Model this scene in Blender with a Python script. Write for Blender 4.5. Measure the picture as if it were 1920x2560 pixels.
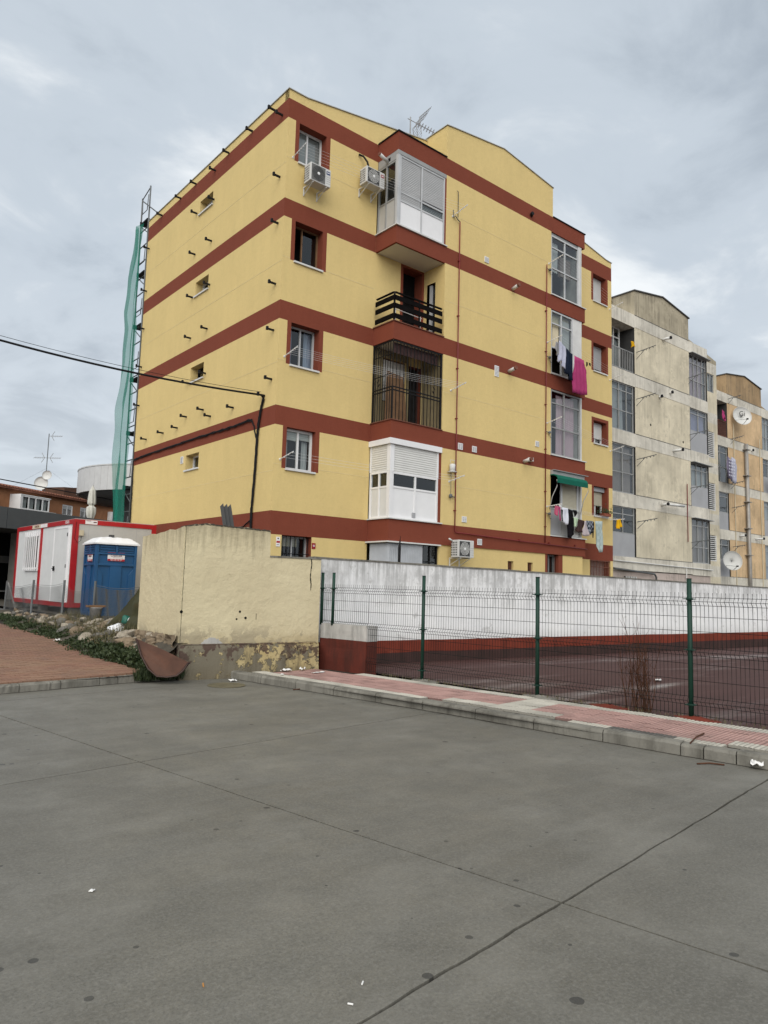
import bpy, bmesh, math, random
from mathutils import Vector, Matrix, noise

for o in list(bpy.data.objects): bpy.data.objects.remove(o)
SC = bpy.context.scene
COL = SC.collection
RND = random.Random(11)
PI = math.pi

# ---------------------------------------------------------------- camera
YAW, PITCH, ROLL = 0.692598, 0.105902, 0.027614
fwd = Vector((math.sin(YAW)*math.cos(PITCH), math.cos(YAW)*math.cos(PITCH), math.sin(PITCH)))
rgt = Vector((math.cos(YAW), -math.sin(YAW), 0))
up = rgt.cross(fwd)
r2 = rgt*math.cos(ROLL) + up*math.sin(ROLL)
u2 = -rgt*math.sin(ROLL) + up*math.cos(ROLL)
cam = bpy.data.cameras.new('camera')
cam.sensor_fit = 'HORIZONTAL'; cam.sensor_width = 36.0
cam.lens = 1808.33/1920*36.0
cam.clip_start = 0.1; cam.clip_end = 2000
camo = bpy.data.objects.new('camera', cam); COL.objects.link(camo)
m = Matrix(((r2.x, u2.x, -fwd.x), (r2.y, u2.y, -fwd.y), (r2.z, u2.z, -fwd.z))).to_4x4()
m.translation = Vector((-9.2608, -15.5593, 1.6))
camo.matrix_world = m
SC.camera = camo

# ---------------------------------------------------------------- sky: overcast, soft rolling cloud over a Nishita sky
W = bpy.data.worlds.new('World'); SC.world = W; W.use_nodes = True
nt = W.node_tree; nt.nodes.clear()
def wn(t, **k):
    n = nt.nodes.new(t)
    for a, b in k.items(): setattr(n, a, b)
    return n
def wl(a, b): nt.links.new(a, b)
SUN_EL, SUN_AZ = math.radians(40), math.radians(227)      # azimuth clockwise from +Y
tc = wn('ShaderNodeTexCoord'); sep = wn('ShaderNodeSeparateXYZ'); wl(tc.outputs['Generated'], sep.inputs[0])
zc = wn('ShaderNodeMath', operation='MAXIMUM'); wl(sep.outputs['Z'], zc.inputs[0]); zc.inputs[1].default_value = 0.0
za = wn('ShaderNodeMath', operation='ADD'); wl(zc.outputs[0], za.inputs[0]); za.inputs[1].default_value = 0.22
dx = wn('ShaderNodeMath', operation='DIVIDE'); wl(sep.outputs['X'], dx.inputs[0]); wl(za.outputs[0], dx.inputs[1])
dy = wn('ShaderNodeMath', operation='DIVIDE'); wl(sep.outputs['Y'], dy.inputs[0]); wl(za.outputs[0], dy.inputs[1])
cb = wn('ShaderNodeCombineXYZ'); wl(dx.outputs[0], cb.inputs[0]); wl(dy.outputs[0], cb.inputs[1])
n1 = wn('ShaderNodeTexNoise'); n1.inputs['Scale'].default_value = 0.9; n1.inputs['Detail'].default_value = 7; n1.inputs['Roughness'].default_value = 0.52; n1.inputs['Distortion'].default_value = 0.35
n2 = wn('ShaderNodeTexNoise'); n2.inputs['Scale'].default_value = 2.6; n2.inputs['Detail'].default_value = 8; n2.inputs['Roughness'].default_value = 0.58; n2.inputs['Distortion'].default_value = 0.5
wl(cb.outputs[0], n1.inputs['Vector']); wl(cb.outputs[0], n2.inputs['Vector'])
mx = wn('ShaderNodeMix'); mx.data_type = 'FLOAT'; mx.inputs[0].default_value = 0.38
wl(n1.outputs['Fac'], mx.inputs[2]); wl(n2.outputs['Fac'], mx.inputs[3])
rp = wn('ShaderNodeValToRGB'); wl(mx.outputs[0], rp.inputs[0])
rp.color_ramp.interpolation = 'EASE'
e = rp.color_ramp.elements
e[0].position = 0.39; e[0].color = (0.300, 0.343, 0.392, 1)
e[1].position = 0.615; e[1].color = (0.670, 0.695, 0.708, 1)
e2 = e.new(0.50); e2.color = (0.420, 0.468, 0.518, 1)
# paler towards the horizon, as thick cloud is
hz = wn('ShaderNodeMapRange'); wl(zc.outputs[0], hz.inputs[0]); hz.inputs[1].default_value = 0.0; hz.inputs[2].default_value = 0.40; hz.inputs[3].default_value = 0.45; hz.inputs[4].default_value = 0.0
hm = wn('ShaderNodeMix'); hm.data_type = 'RGBA'; wl(hz.outputs[0], hm.inputs[0]); wl(rp.outputs[0], hm.inputs[6]); hm.inputs[7].default_value = (0.66, 0.685, 0.70, 1)
sky = wn('ShaderNodeTexSky'); sky.sky_type = 'NISHITA'; sky.sun_disc = False
sky.sun_elevation = SUN_EL; sky.sun_rotation = SUN_AZ; sky.altitude = 600; sky.air_density = 1.0; sky.dust_density = 2.0
b1 = wn('ShaderNodeBackground'); wl(sky.outputs[0], b1.inputs[0]); b1.inputs[1].default_value = 0.05
b2 = wn('ShaderNodeBackground'); wl(hm.outputs[2], b2.inputs[0]); b2.inputs[1].default_value = 0.72
ms = wn('ShaderNodeMixShader'); ms.inputs[0].default_value = 0.93
wl(b1.outputs[0], ms.inputs[1]); wl(b2.outputs[0], ms.inputs[2])
ow = wn('ShaderNodeOutputWorld'); wl(ms.outputs[0], ow.inputs[0])

# ---------------------------------------------------------------- sun behind the cloud
sl = bpy.data.lights.new('sun', 'SUN'); sl.energy = 1.5; sl.angle = math.radians(70); sl.color = (1.0, 0.95, 0.87)
slo = bpy.data.objects.new('sun', sl); COL.objects.link(slo)
sd = Vector((math.sin(SUN_AZ)*math.cos(SUN_EL), math.cos(SUN_AZ)*math.cos(SUN_EL), math.sin(SUN_EL)))
slo.rotation_euler = sd.to_track_quat('Z', 'Y').to_euler(); slo.location = sd*60

SC.view_settings.view_transform = 'Standard'; SC.view_settings.look = 'None'
SC.view_settings.gamma = 1.0; SC.view_settings.use_curve_mapping = False
SC.view_settings.exposure = 1.02
SC.render.engine = 'CYCLES'

# ---------------------------------------------------------------- materials
M = {}
class NB:
    def __init__(s, name):
        s.m = bpy.data.materials.new(name); s.m.use_nodes = True; s.t = s.m.node_tree; s.t.nodes.clear()
        s.out = s.n('ShaderNodeOutputMaterial'); s.b = s.n('ShaderNodeBsdfPrincipled'); s.l(s.b.outputs[0], s.out.inputs[0])
        s.geo = s.n('ShaderNodeNewGeometry'); s.pos = s.geo.outputs['Position']; M[name] = s.m
    def n(s, t, **k):
        x = s.t.nodes.new(t)
        for a, b in k.items(): setattr(x, a, b)
        return x
    def l(s, a, b): s.t.links.new(a, b)
    def map(s, sc, rot=(0, 0, 0), loc=(0, 0, 0)):
        x = s.n('ShaderNodeMapping'); x.inputs['Scale'].default_value = sc; x.inputs['Rotation'].default_value = rot; x.inputs['Location'].default_value = loc
        s.l(s.pos, x.inputs[0]); return x.outputs[0]
    def noise(s, scale, detail=4, rough=.55, vec=None, dist=0):
        x = s.n('ShaderNodeTexNoise'); x.inputs['Scale'].default_value = scale; x.inputs['Detail'].default_value = detail
        x.inputs['Roughness'].default_value = rough; x.inputs['Distortion'].default_value = dist
        s.l(vec if vec is not None else s.pos, x.inputs['Vector']); return x.outputs['Fac']
    def rng(s, f, a, b, c=0, d=1):
        x = s.n('ShaderNodeMapRange'); s.l(f, x.inputs[0]); x.inputs[1].default_value = a; x.inputs[2].default_value = b
        x.inputs[3].default_value = c; x.inputs[4].default_value = d; return x.outputs[0]
    def mix(s, f, a, b, mode='MIX'):
        x = s.n('ShaderNodeMix'); x.data_type = 'RGBA'; x.blend_type = mode
        for v, i in ((f, 0), (a, 6), (b, 7)):
            if isinstance(v, (int, float)): x.inputs[i].default_value = v
            elif isinstance(v, tuple): x.inputs[i].default_value = (*v, 1)
            else: s.l(v, x.inputs[i])
        return x.outputs[2]
    def math(s, op, a, b=0):
        x = s.n('ShaderNodeMath', operation=op)
        for v, i in ((a, 0), (b, 1)):
            if isinstance(v, (int, float)): x.inputs[i].default_value = v
            else: s.l(v, x.inputs[i])
        return x.outputs[0]
    def bump(s, h, st=.3, dist=.02):
        x = s.n('ShaderNodeBump'); x.inputs['Strength'].default_value = st; x.inputs['Distance'].default_value = dist
        s.l(h, x.inputs['Height']); s.l(x.outputs[0], s.b.inputs['Normal'])
    def sepz(s):
        x = s.n('ShaderNodeSeparateXYZ'); s.l(s.pos, x.inputs[0]); return x.outputs
    def fin(s, col, rough=.8, spec=.3, metal=0):
        if isinstance(col, tuple): s.b.inputs['Base Color'].default_value = (*col, 1)
        else: s.l(col, s.b.inputs['Base Color'])
        if isinstance(rough, (int, float)): s.b.inputs['Roughness'].default_value = rough
        else: s.l(rough, s.b.inputs['Roughness'])
        s.b.inputs['Specular IOR Level'].default_value = spec; s.b.inputs['Metallic'].default_value = metal
        return s.m
def sc3(c, k): return tuple(min(1, x*k) for x in c)
def plain(name, col, rough=.6, spec=.3, metal=0, var=.12, scale=3.0, bump=0, bscale=60):
    b = NB(name); n = b.noise(scale, 5, .6)
    if bump: b.bump(b.noise(bscale, 3, .6), bump, .01)
    return b.fin(b.mix(b.rng(n, .3, .7), sc3(col, 1-var), sc3(col, 1+var)), rough, spec, metal)

def stucco(name, col, var=.05):
    b = NB(name)
    big = b.noise(.55, 5, .6); st = b.noise(1.0, 5, .6, b.map((3.0, 3.0, .35))); fine = b.noise(90, 3, .7); mid = b.noise(14, 4, .7)
    c = b.mix(b.rng(big, .3, .7), sc3(col, 1-var), sc3(col, 1+var))
    c = b.mix(b.rng(st, .40, .75, 0, .30), c, sc3(col, .78))
    c = b.mix(b.rng(mid, .35, .65, 0, .22), c, sc3(col, .74))
    c = b.mix(b.rng(b.noise(4.5, 5, .65), .35, .65, 0, .22), c, sc3(col, 1.12))
    c = b.mix(b.rng(fine, .35, .65, 0, .30), c, sc3(col, .72))
    b.bump(b.math('ADD', fine, b.math('MULTIPLY', mid, .9)), .6, .016)
    return b.fin(c, .9, .15)
stucco('yellow_render', (.715, .55, .245)); stucco('red_render', (.212, .057, .034), .07); stucco('yellow_joint', (.74, .60, .32))

def old_wall(name, col, stain=(.12, .105, .08), amt=.5, white=None):
    b = NB(name)
    big = b.noise(.7, 6, .62); streak = b.noise(1.0, 6, .62, b.map((5.5, 5.5, .28))); streak2 = b.noise(1.0, 5, .6, b.map((14, 14, .5))); fine = b.noise(55, 3, .7)
    c = b.mix(b.rng(big, .32, .68), sc3(col, .74), sc3(col, 1.12))
    msk = b.rng(b.noise(.9, 4, .6), .40, .62)
    c = b.mix(b.math('MULTIPLY', msk, b.rng(streak, .44, .64, 0, amt*1.2)), c, stain)
    c = b.mix(b.math('MULTIPLY', msk, b.rng(streak2, .50, .70, 0, amt)), c, stain)
    c = b.mix(b.rng(b.noise(1.6, 6, .7), .56, .62, 0, .35), c, sc3(col, 1.25))
    sp = b.noise(2.3, 6, .7)
    c = b.mix(b.rng(sp, .60, .63, 0, .55), c, sc3(col, .62))
    c = b.mix(b.rng(b.noise(3.4, 6, .72), .66, .69, 0, .8), c, (.13, .12, .10))
    c = b.mix(b.rng(fine, .35, .65, 0, .18), c, sc3(col, .7))
    b.bump(b.math('ADD', fine, big), .35, .012)
    return b.fin(c, .92, .12)
old_wall('beige_render', (.66, .595, .455), amt=.24); old_wall('orange_render', (.64, .46, .275), amt=.28)
old_wall('pale_band', (.66, .625, .545), amt=.36); old_wall('grey_gable', (.44, .39, .29), amt=.6); old_wall('pink_render', (.50, .42, .38), amt=.3)
old_wall('tan_gable', (.40, .28, .16), amt=.6)

# concrete road
b = NB('road_concrete')
g = b.noise(.45, 6, .6); g2 = b.noise(2.2, 7, .65); stv = b.noise(1, 5, .6, b.map((.35, 2.6, 1), (0, 0, .15))); fine = b.noise(48, 3, .75); mid = b.noise(20, 6, .75)
c = b.mix(b.rng(g, .3, .7), (.112, .105, .086), (.162, .153, .127))
c = b.mix(b.rng(g2, .38, .66, 0, .42), c, (.084, .080, .068))
c = b.mix(b.rng(stv, .46, .70, 0, .34), c, (.215, .207, .182))
c = b.mix(b.rng(mid, .40, .64, 0, .38), c, (.082, .078, .067))
c = b.mix(b.rng(fine, .46, .66, 0, .34), c, (.24, .23, .205))
c = b.mix(b.rng(b.noise(75, 2, .7), .50, .66, 0, .40), c, (.060, .057, .050))
c = b.mix(b.rng(b.noise(1.15, 7, .72), .48, .68, 0, .30), c, (.235, .226, .198))
c = b.mix(b.rng(b.noise(.8, 6, .7, b.map((1, 1, 1), (0, 0, 0), (5, 9, 0))), .58, .76, 0, .40), c, (.075, .071, .060))
v = b.n('ShaderNodeTexVoronoi'); v.inputs['Scale'].default_value = 3.3; v.inputs['Randomness'].default_value = 1; b.l(b.map((1, 1, 0)), v.inputs['Vector'])
sp = b.n('ShaderNodeSeparateColor'); b.l(v.outputs['Color'], sp.inputs[0])
rad = b.rng(sp.outputs[0], .30, 1, .040, .105)
dn = b.math('ADD', v.outputs['Distance'], b.math('MULTIPLY', b.math('SUBTRACT', b.noise(18, 3), .5), .05))
c = b.mix(b.math('MULTIPLY', b.math('LESS_THAN', dn, rad), .75), c, (.030, .029, .027))
v2 = b.n('ShaderNodeTexVoronoi'); v2.inputs['Scale'].default_value = 4.6; b.l(b.map((1, 1, 0), (0, 0, .6)), v2.inputs['Vector'])
sp2 = b.n('ShaderNodeSeparateColor'); b.l(v2.outputs['Color'], sp2.inputs[0])
c = b.mix(b.math('MULTIPLY', b.math('LESS_THAN', v2.outputs['Distance'], b.rng(sp2.outputs[1], .45, 1, 0, .10)), .7), c, (.035, .034, .031))
b.bump(b.math('ADD', fine, mid), .22, .006)
b.fin(c, b.rng(g2, .3, .7, .50, .70), .38)

# weathered white court wall
b = NB('white_wall')
z = b.sepz()[2]
a1 = b.noise(1.3, 6, .65); a2 = b.noise(1, 6, .7, b.map((5, 5, 1.3))); fine = b.noise(40, 3, .7)
c = b.mix(b.rng(a1, .3, .7), (.72, .725, .735), (.82, .82, .815))
run = b.noise(1, 6, .7, b.map((11, 11, .55)))
hi = b.rng(b.math('ADD', z, b.math('MULTIPLY', b.math('SUBTRACT', run, .5), 2.4)), 1.35, 2.2)
c = b.mix(b.math('MULTIPLY', b.rng(b.math('ADD', run, b.math('MULTIPLY', a2, .6)), .66, .92, .1, .85), b.math('ADD', b.math('MULTIPLY', hi, .9), .04)), c, (.33, .33, .325))
bl = b.math('MULTIPLY', b.rng(b.noise(1, 7, .72, b.map((3.2, 3.2, 2.2), (0, 0, 0), (2, 7, 4))), .46, .60), b.rng(b.math('ADD', z, b.math('MULTIPLY', b.math('SUBTRACT', a1, .5), 1.6)), 1.25, 1.75, .06, .62))
c = b.mix(bl, c, (.37, .37, .365))
c = b.mix(b.rng(b.math('ADD', z, b.math('MULTIPLY', a2, .5)), .70, 1.05, .5, 0), c, (.42, .41, .39))
c = b.mix(b.rng(b.noise(3.1, 7, .75), .585, .64, 0, .5), c, (.36, .355, .34))
b.bump(b.math('ADD', fine, a2), .4, .012); b.fin(c, .9, .15)
def scuffed(name, col, dark, light):
    b = NB(name); a1 = b.noise(1.6, 6, .65); a2 = b.noise(1, 6, .7, b.map((4, 4, .9))); fine = b.noise(45, 3, .7)
    c = b.mix(b.rng(a1, .3, .7), sc3(col, .85), sc3(col, 1.15)); c = b.mix(b.rng(a2, .44, .66, 0, .75), c, dark)
    c = b.mix(b.rng(b.noise(3.3, 7, .75), .62, .72, 0, .5), c, light); b.bump(b.math('ADD', fine, a1), .35, .01); return b.fin(c, .85, .2)
scuffed('wall_red_paint', (.165, .032, .018), (.09, .02, .013), (.30, .13, .09))
scuffed('wall_dark_foot', (.052, .027, .024), (.025, .017, .015), (.10, .07, .06))
scuffed('stub_red', (.105, .024, .016), (.045, .018, .014), (.17, .06, .045))
scuffed('stub_grey', (.42, .41, .39), (.20, .20, .19), (.58, .57, .55))
scuffed('dirt', (.075, .065, .050), (.045, .04, .032), (.16, .145, .12))
scuffed('rubble_face', (.20, .155, .105), (.07, .055, .04), (.36, .30, .22))
scuffed('kerb_stone', (.19, .18, .155), (.058, .054, .044), (.31, .30, .27))
scuffed('old_steel', (.13, .14, .145), (.07, .065, .06), (.22, .22, .22))

# cream painted old wall with stained top
b = NB('cream_wall')
z = b.sepz()[2]
a1 = b.noise(1.1, 6, .62); lump = b.noise(6.5, 5, .62); fine = b.noise(70, 3, .7); st = b.noise(1, 6, .7, b.map((9, 9, .9)))
c = b.mix(b.rng(a1, .3, .7), (.53, .460, .305), (.605, .535, .36))
top = b.rng(b.math('ADD', z, b.math('MULTIPLY', b.math('SUBTRACT', st, .5), 2.0)), 2.2, 2.8)
c = b.mix(b.math('MULTIPLY', top, .62), c, (.17, .145, .10))
low = b.rng(b.math('ADD', z, b.math('MULTIPLY', b.math('SUBTRACT', lump, .5), .45)), .60, .78, .55, 0)
c = b.mix(low, c, (.34, .27, .15))
pl_ = b.math('MULTIPLY', b.rng(b.noise(2.2, 7, .68), .50, .515), b.rng(z, .95, .70))
c = b.mix(b.math("MULTIPLY", pl_, .8), c, (.33, .285, .20))
c = b.mix(b.rng(b.noise(2.6, 7, .72), .665, .70, 0, .45), c, (.36, .30, .19))
c = b.mix(b.rng(fine, .35, .65, 0, .15), c, (.37, .30, .18))
b.bump(b.math('ADD', b.math('MULTIPLY', lump, 2.2), b.math('MULTIPLY', fine, .5)), .42, .03); b.fin(c, .9, .15)
# peeling plinth
b = NB('peeling_plinth')
z = b.sepz()[2]
a1 = b.noise(4.2, 8, .68); a2 = b.noise(2.0, 6, .65, b.map((1, 1, 1.6), (0, 0, 0), (7, 3, 1))); fine = b.noise(60, 3, .7)
c = b.mix(b.rng(a2, .3, .7), (.40, .31, .15), (.47, .39, .22))
xs_ = b.math('MULTIPLY', b.math('ADD', b.sepz()[0], 2.6), -.085)
c = b.mix(b.rng(b.math('ADD', a1, xs_), .47, .495, 0, .94), c, (.15, .135, .105))
c = b.mix(b.rng(b.math('ADD', b.noise(5.5, 7, .66), b.math('MULTIPLY', z, .42)), .70, .73, 0, .9), c, (.080, .050, .042))
c = b.mix(b.rng(b.math('ADD', z, b.math('MULTIPLY', a2, .4)), .16, .42, .72, 0), c, (.15, .125, .085))
pk = b.rng(b.math('ADD', a1, xs_), .47, .485, 1, 0)
c = b.mix(b.rng(b.noise(1, 6, .7, b.map((7, 7, 1.1))), .48, .68, 0, .65), c, (.10, .085, .06))
b.bump(b.math('ADD', b.math('MULTIPLY', pk, 1.5), b.math('MULTIPLY', fine, .8)), .9, .012); b.fin(c, .92, .12)

# wet court surface
b = NB('court_surface')
s1 = b.noise(1, 6, .62, b.map((.16, .75, 1), (0, 0, -.05))); s2 = b.noise(1, 7, .65, b.map((.45, 3.2, 1))); fine = b.noise(60, 3, .7)
c = b.mix(b.rng(s2, .3, .7), (.048, .0185, .0160), (.072, .029, .025))
c = b.mix(b.rng(s1, .55, .70, 0, .65), c, (.120, .098, .090))  # wet streaks: their sheen painted in as a paler grey
c = b.mix(b.rng(s2, .60, .80, 0, .30), c, (.13, .10, .09))
c = b.mix(b.rng(fine, .4, .65, 0, .25), c, (.04, .024, .021))
b.bump(fine, .12, .006)
b.fin(c, b.rng(s1, .50, .66, .76, .20), .30)

# hydraulic tiles
def tile(name, col):
    b = NB(name); oi = b.n('ShaderNodeObjectInfo'); big = b.noise(.9, 5, .6); st = b.noise(1.5, 6, .65)
    tcx = b.n('ShaderNodeTexCoord'); oz = b.n('ShaderNodeSeparateXYZ'); b.l(tcx.outputs['Object'], oz.inputs[0])
    c = b.mix(oi.outputs['Random'], sc3(col, .86), sc3(col, 1.10)); c = b.mix(b.rng(oz.outputs[2], -.005, -.001), sc3(col, .50), c)
    c = b.mix(b.rng(st, .50, .62, 0, .62), c, sc3(col, .46)); c = b.mix(b.rng(b.noise(50, 3, .7), .4, .65, 0, .3), c, sc3(col, .66))
    c = b.mix(b.rng(big, .55, .72, 0, .35), c, (.16, .145, .125))
    return b.fin(c, .78, .3)
tile('tile_red', (.40, .245, .215)); tile('tile_white', (.52, .49, .42)); tile('tile_grime', (.11, .105, .095))
def paver(name, c1, c2):
    b = NB(name); oi = b.n('ShaderNodeObjectInfo'); w = b.n('ShaderNodeTexWhiteNoise'); w.noise_dimensions = '2D'
    sn = b.n('ShaderNodeVectorMath', operation='SNAP'); b.l(b.map((1, 1, 0)), sn.inputs[0]); sn.inputs[1].default_value = (.2, .1, 1); b.l(sn.outputs[0], w.inputs[0])
    big = b.noise(.8, 5, .6, b.map((.5, 1.6, 1)))
    c = b.mix(oi.outputs['Random'], c1, c2); c = b.mix(b.rng(big, .35, .7, 0, .55), c, (.255, .175, .105))
    c = b.mix(b.rng(b.noise(3, 6, .65), .45, .72, 0, .5), c, (.12, .075, .06)); c = b.mix(b.rng(b.noise(45, 3, .7), .4, .65, 0, .3), c, (.11, .07, .055))
    return b.fin(c, .8, .3)
paver('paver_red', (.225, .105, .072), (.27, .150, .100))
scuffed('gutter_dark_strip', (.050, .045, .036), (.025, .022, .018), (.10, .09, .075)); plain('joint_sand', (.040, .034, .028), .95, .1)
plain('ground_earth', (.10, .09, .075), .95, .1, scale=.6, var=.3)
plain('asphalt', (.12, .12, .12), .85, .3, scale=1.2, var=.2)

# metals, plastics, glass
plain('alu', (.46, .47, .48), .45, .5, .0, .08); plain('alu_old', (.28, .285, .285), .55, .4, .0, .14, 2); plain('white_paint', (.70, .70, .70), .5, .4, 0, .05)
plain('white_old', (.60, .60, .585), .65, .3, 0, .1); plain('white_panel', (.74, .74, .75), .45, .4, 0, .03)
plain('grey_panel', (.34, .345, .36), .6, .3, 0, .08, 1.5); plain('black_iron', (.008, .008, .009), .6, .18, 0, .2); plain('black_wood', (.006, .005, .005), .7, .03, 0, .3, 9)
plain('black_cable', (.008, .008, .009), .6, .15, 0, .2); plain('red_pipe', (.16, .014, .016), .45, .4, 0, .1); plain('fence_green', (.006, .034, .022), .5, .3, 0, .2)
plain('fence_wire', (.006, .010, .009), .6, .15, 0, .2); plain('rust_iron', (.16, .065, .045), .8, .2, 0, .3, 14); plain('dark_void', (.010, .010, .010), .95, .05, 0, .2)
plain('cage_shade_tan', (.26, .215, .125), .9, .1, 0, .15); plain('room_dark', (.022, .021, .020), .95, .05, 0, .3); plain('room_grey', (.055, .055, .055), .95, .05, 0, .2)
plain('cabin_red', (.36, .010, .014), .4, .45, 0, .12); plain('cabin_white', (.62, .63, .63), .5, .4, 0, .05); plain('cabin_end', (.42, .415, .40), .55, .4, 0, .06)
plain('toilet_blue', (.010, .068, .17), .42, .45, 0, .12, 2); plain('toilet_roof', (.74, .75, .77), .4, .45, 0, .05); plain('sign_white', (.72, .70, .70), .5, .3, 0, .05)
plain('sign_red', (.34, .02, .03), .5, .3); plain('text_dark', (.10, .015, .02), .6, .2); plain('beige_box', (.48, .42, .30), .6, .3); plain('badge_blue', (.012, .035, .13), .5, .3); plain('badge_red', (.26, .01, .02), .5, .3)
plain('ac_white', (.56, .56, .545), .5, .4, 0, .07); plain('ac_dark', (.05, .05, .05), .6, .3); plain('ac_grille', (.13, .13, .125), .6, .3)
plain('shutter_white', (.62, .62, .60), .5, .3, 0, .04); plain('shutter_beige', (.45, .42, .33), .55, .3, 0, .05); plain('shutter_grey', (.40, .405, .41), .5, .3, 0, .05)
plain('sill_white', (.60, .60, .59), .6, .3, 0, .08, 5); plain('coping_metal', (.40, .40, .38), .5, .4, 0, .1); plain('soffit_white', (.62, .61, .57), .85, .2, 0, .03)
plain('curtain_white', (.50, .51, .52), .9, .1, 0, .06); plain('curtain_blue', (.33, .38, .50), .9, .1, 0, .06); plain('curtain_pink', (.55, .40, .46), .9, .1, 0, .06)
plain('curtain_taupe', (.34, .28, .26), .9, .1, 0, .1); plain('curtain_cream', (.55, .49, .36), .9, .1, 0, .05); plain('curtain_violet', (.34, .33, .50), .9, .1, 0, .06)
plain('roof_tile', (.20, .085, .055), .85, .2, 0, .3, 2); plain('brick_far', (.30, .14, .072), .9, .15, 0, .16, 2.5, .3, 18); plain('brick_dark', (.10, .055, .038), .9, .15, 0, .2, 2.5)
plain('fascia_grey', (.085, .092, .100), .5, .4, 0, .06); plain('pale_stone', (.34, .33, .30), .9, .15, 0, .1); plain('metal_pale', (.50, .50, .50), .5, .4, 0, .06); plain('soffit_dark', (.085, .085, .085), .8, .2)
plain('corrugated', (.36, .38, .41), .45, .5, .2, .12, 3); plain('board_brown', (.074, .031, .018), .5, .2, 0, .3, 4); plain('board_edge', (.045, .022, .016), .5, .4)
plain('timber_tan', (.18, .10, .05), .7, .3, 0, .25, 5); plain('rubbish_white', (.72, .73, .74), .4, .4, 0, .06); plain('rubbish_green', (.01, .10, .07), .5, .4); plain('bucket_grey', (.26, .255, .245), .8, .2, 0, .25, 10)
plain('stone_pale', (.29, .255, .205), .92, .15, 0, .28, 9, .5, 40); plain('stone_tan', (.20, .155, .108), .92, .15, 0, .3, 9, .5, 40); plain('stone_grey', (.13, .122, .108), .92, .15, 0, .3, 9, .5, 40)
plain('dead_twig', (.085, .040, .024), .9, .1, 0, .3, 12); plain('duct_metal', (.30, .285, .265), .5, .4, .3, .15, 4); plain('dish_white', (.55, .55, .53), .5, .4, 0, .06)
plain('manhole', (.115, .10, .062), .45, .45, 0, .25, 6); plain('paper', (.72, .71, .69), .8, .2, 0, .05); plain('butt_orange', (.45, .22, .07), .8, .2); plain('terracotta', (.24, .075, .045), .8, .2)
plain('cloth_pink', (.36, .050, .15), .95, .05, 0, .08, 9); plain('cloth_lavender', (.42, .43, .53), .95, .05, 0, .06, 9); plain('cloth_grey', (.24, .235, .24), .95, .05, 0, .1, 9); plain('cloth_navy', (.012, .017, .032), .95, .05, 0, .3, 9)
plain('cloth_black', (.011, .010, .012), .95, .05, 0, .3, 9); plain('cloth_white', (.64, .65, .72), .95, .05, 0, .05, 9); plain('cloth_rose', (.48, .10, .17), .95, .05, 0, .1, 9); plain('cloth_green', (.48, .60, .42), .95, .05, 0, .25, 25)
plain('cloth_brown', (.060, .036, .035), .95, .05, 0, .2, 9); plain('cloth_mauve', (.46, .40, .42), .95, .05, 0, .06, 9); plain('cloth_yellow', (.66, .36, .012), .95, .05, 0, .1, 9); plain('parasol_cloth', (.54, .53, .48), .9, .1, 0, .08, 6)
plain('awning_green', (.004, .105, .070), .8, .2, 0, .12, 6); plain('grey_tube', (.42, .42, .41), .45, .4, 0, .06)
def checker(name, c1, c2, s):
    b = NB(name); k = b.n('ShaderNodeTexChecker'); k.inputs['Scale'].default_value = s; k.inputs[1].default_value = (*c1, 1); k.inputs[2].default_value = (*c2, 1); b.l(b.pos, k.inputs[0]); return b.fin(k.outputs[0], .95, .05)
checker('cloth_check', (.03, .035, .05), (.25, .27, .31), 13); checker('cloth_towel', (.40, .47, .46), (.34, .41, .40), 9); checker('cloth_dots', (.17, .15, .22), (.19, .17, .24), 6)
def leaf(name, c1, c2):
    b = NB(name); w = b.noise(9, 2); c = b.mix(b.rng(w, .3, .7), c1, c2); b.fin(c, .6, .3)
    return M[name]
leaf('weed_leaf', (.014, .026, .009), (.045, .062, .022)); leaf('weed_dry', (.075, .065, .03), (.13, .115, .055)); leaf('pot_leaf', (.012, .035, .012), (.04, .08, .03))
# glass: clear pane that reflects the sky by Fresnel
def glass(name, tint, rough=.02):
    b = NB(name); b.t.nodes.remove(b.b)
    tr = b.n('ShaderNodeBsdfTransparent'); tr.inputs[0].default_value = (*tint, 1)
    gl = b.n('ShaderNodeBsdfGlossy'); gl.inputs[0].default_value = (.9, .93, .95, 1); gl.inputs[1].default_value = rough
    fr = b.n('ShaderNodeFresnel'); b.l(b.rng(b.geo.outputs['Backfacing'], 0, 1, 1.52, 1/1.52), fr.inputs[0])
    mm = b.n('ShaderNodeMath', operation='MULTIPLY_ADD'); b.l(fr.outputs[0], mm.inputs[0]); mm.inputs[1].default_value = 1.5; mm.inputs[2].default_value = .0
    mxs = b.n('ShaderNodeMixShader'); b.l(mm.outputs[0], mxs.inputs[0]); b.l(tr.outputs[0], mxs.inputs[1]); b.l(gl.outputs[0], mxs.inputs[2]); b.l(mxs.outputs[0], b.out.inputs[0])
glass('pane', (.72, .76, .75)); glass('pane_dusty', (.60, .64, .64), .12)
def netting(name, col, op):
    b = NB(name); b.fin(col, .8, .2); tr = b.n('ShaderNodeBsdfTransparent'); tl = b.n('ShaderNodeBsdfTranslucent'); tl.inputs[0].default_value = (*col, 1)
    m0 = b.n('ShaderNodeMixShader'); m0.inputs[0].default_value = .45; b.l(b.b.outputs[0], m0.inputs[1]); b.l(tl.outputs[0], m0.inputs[2])
    m1 = b.n('ShaderNodeMixShader'); m1.inputs[0].default_value = op; b.l(tr.outputs[0], m1.inputs[1]); b.l(m0.outputs[0], m1.inputs[2]); b.l(m1.outputs[0], b.out.inputs[0])
netting('scaffold_net', (.035, .30, .215), .54); netting('camo_net', (.085, .085, .045), .92)

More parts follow.
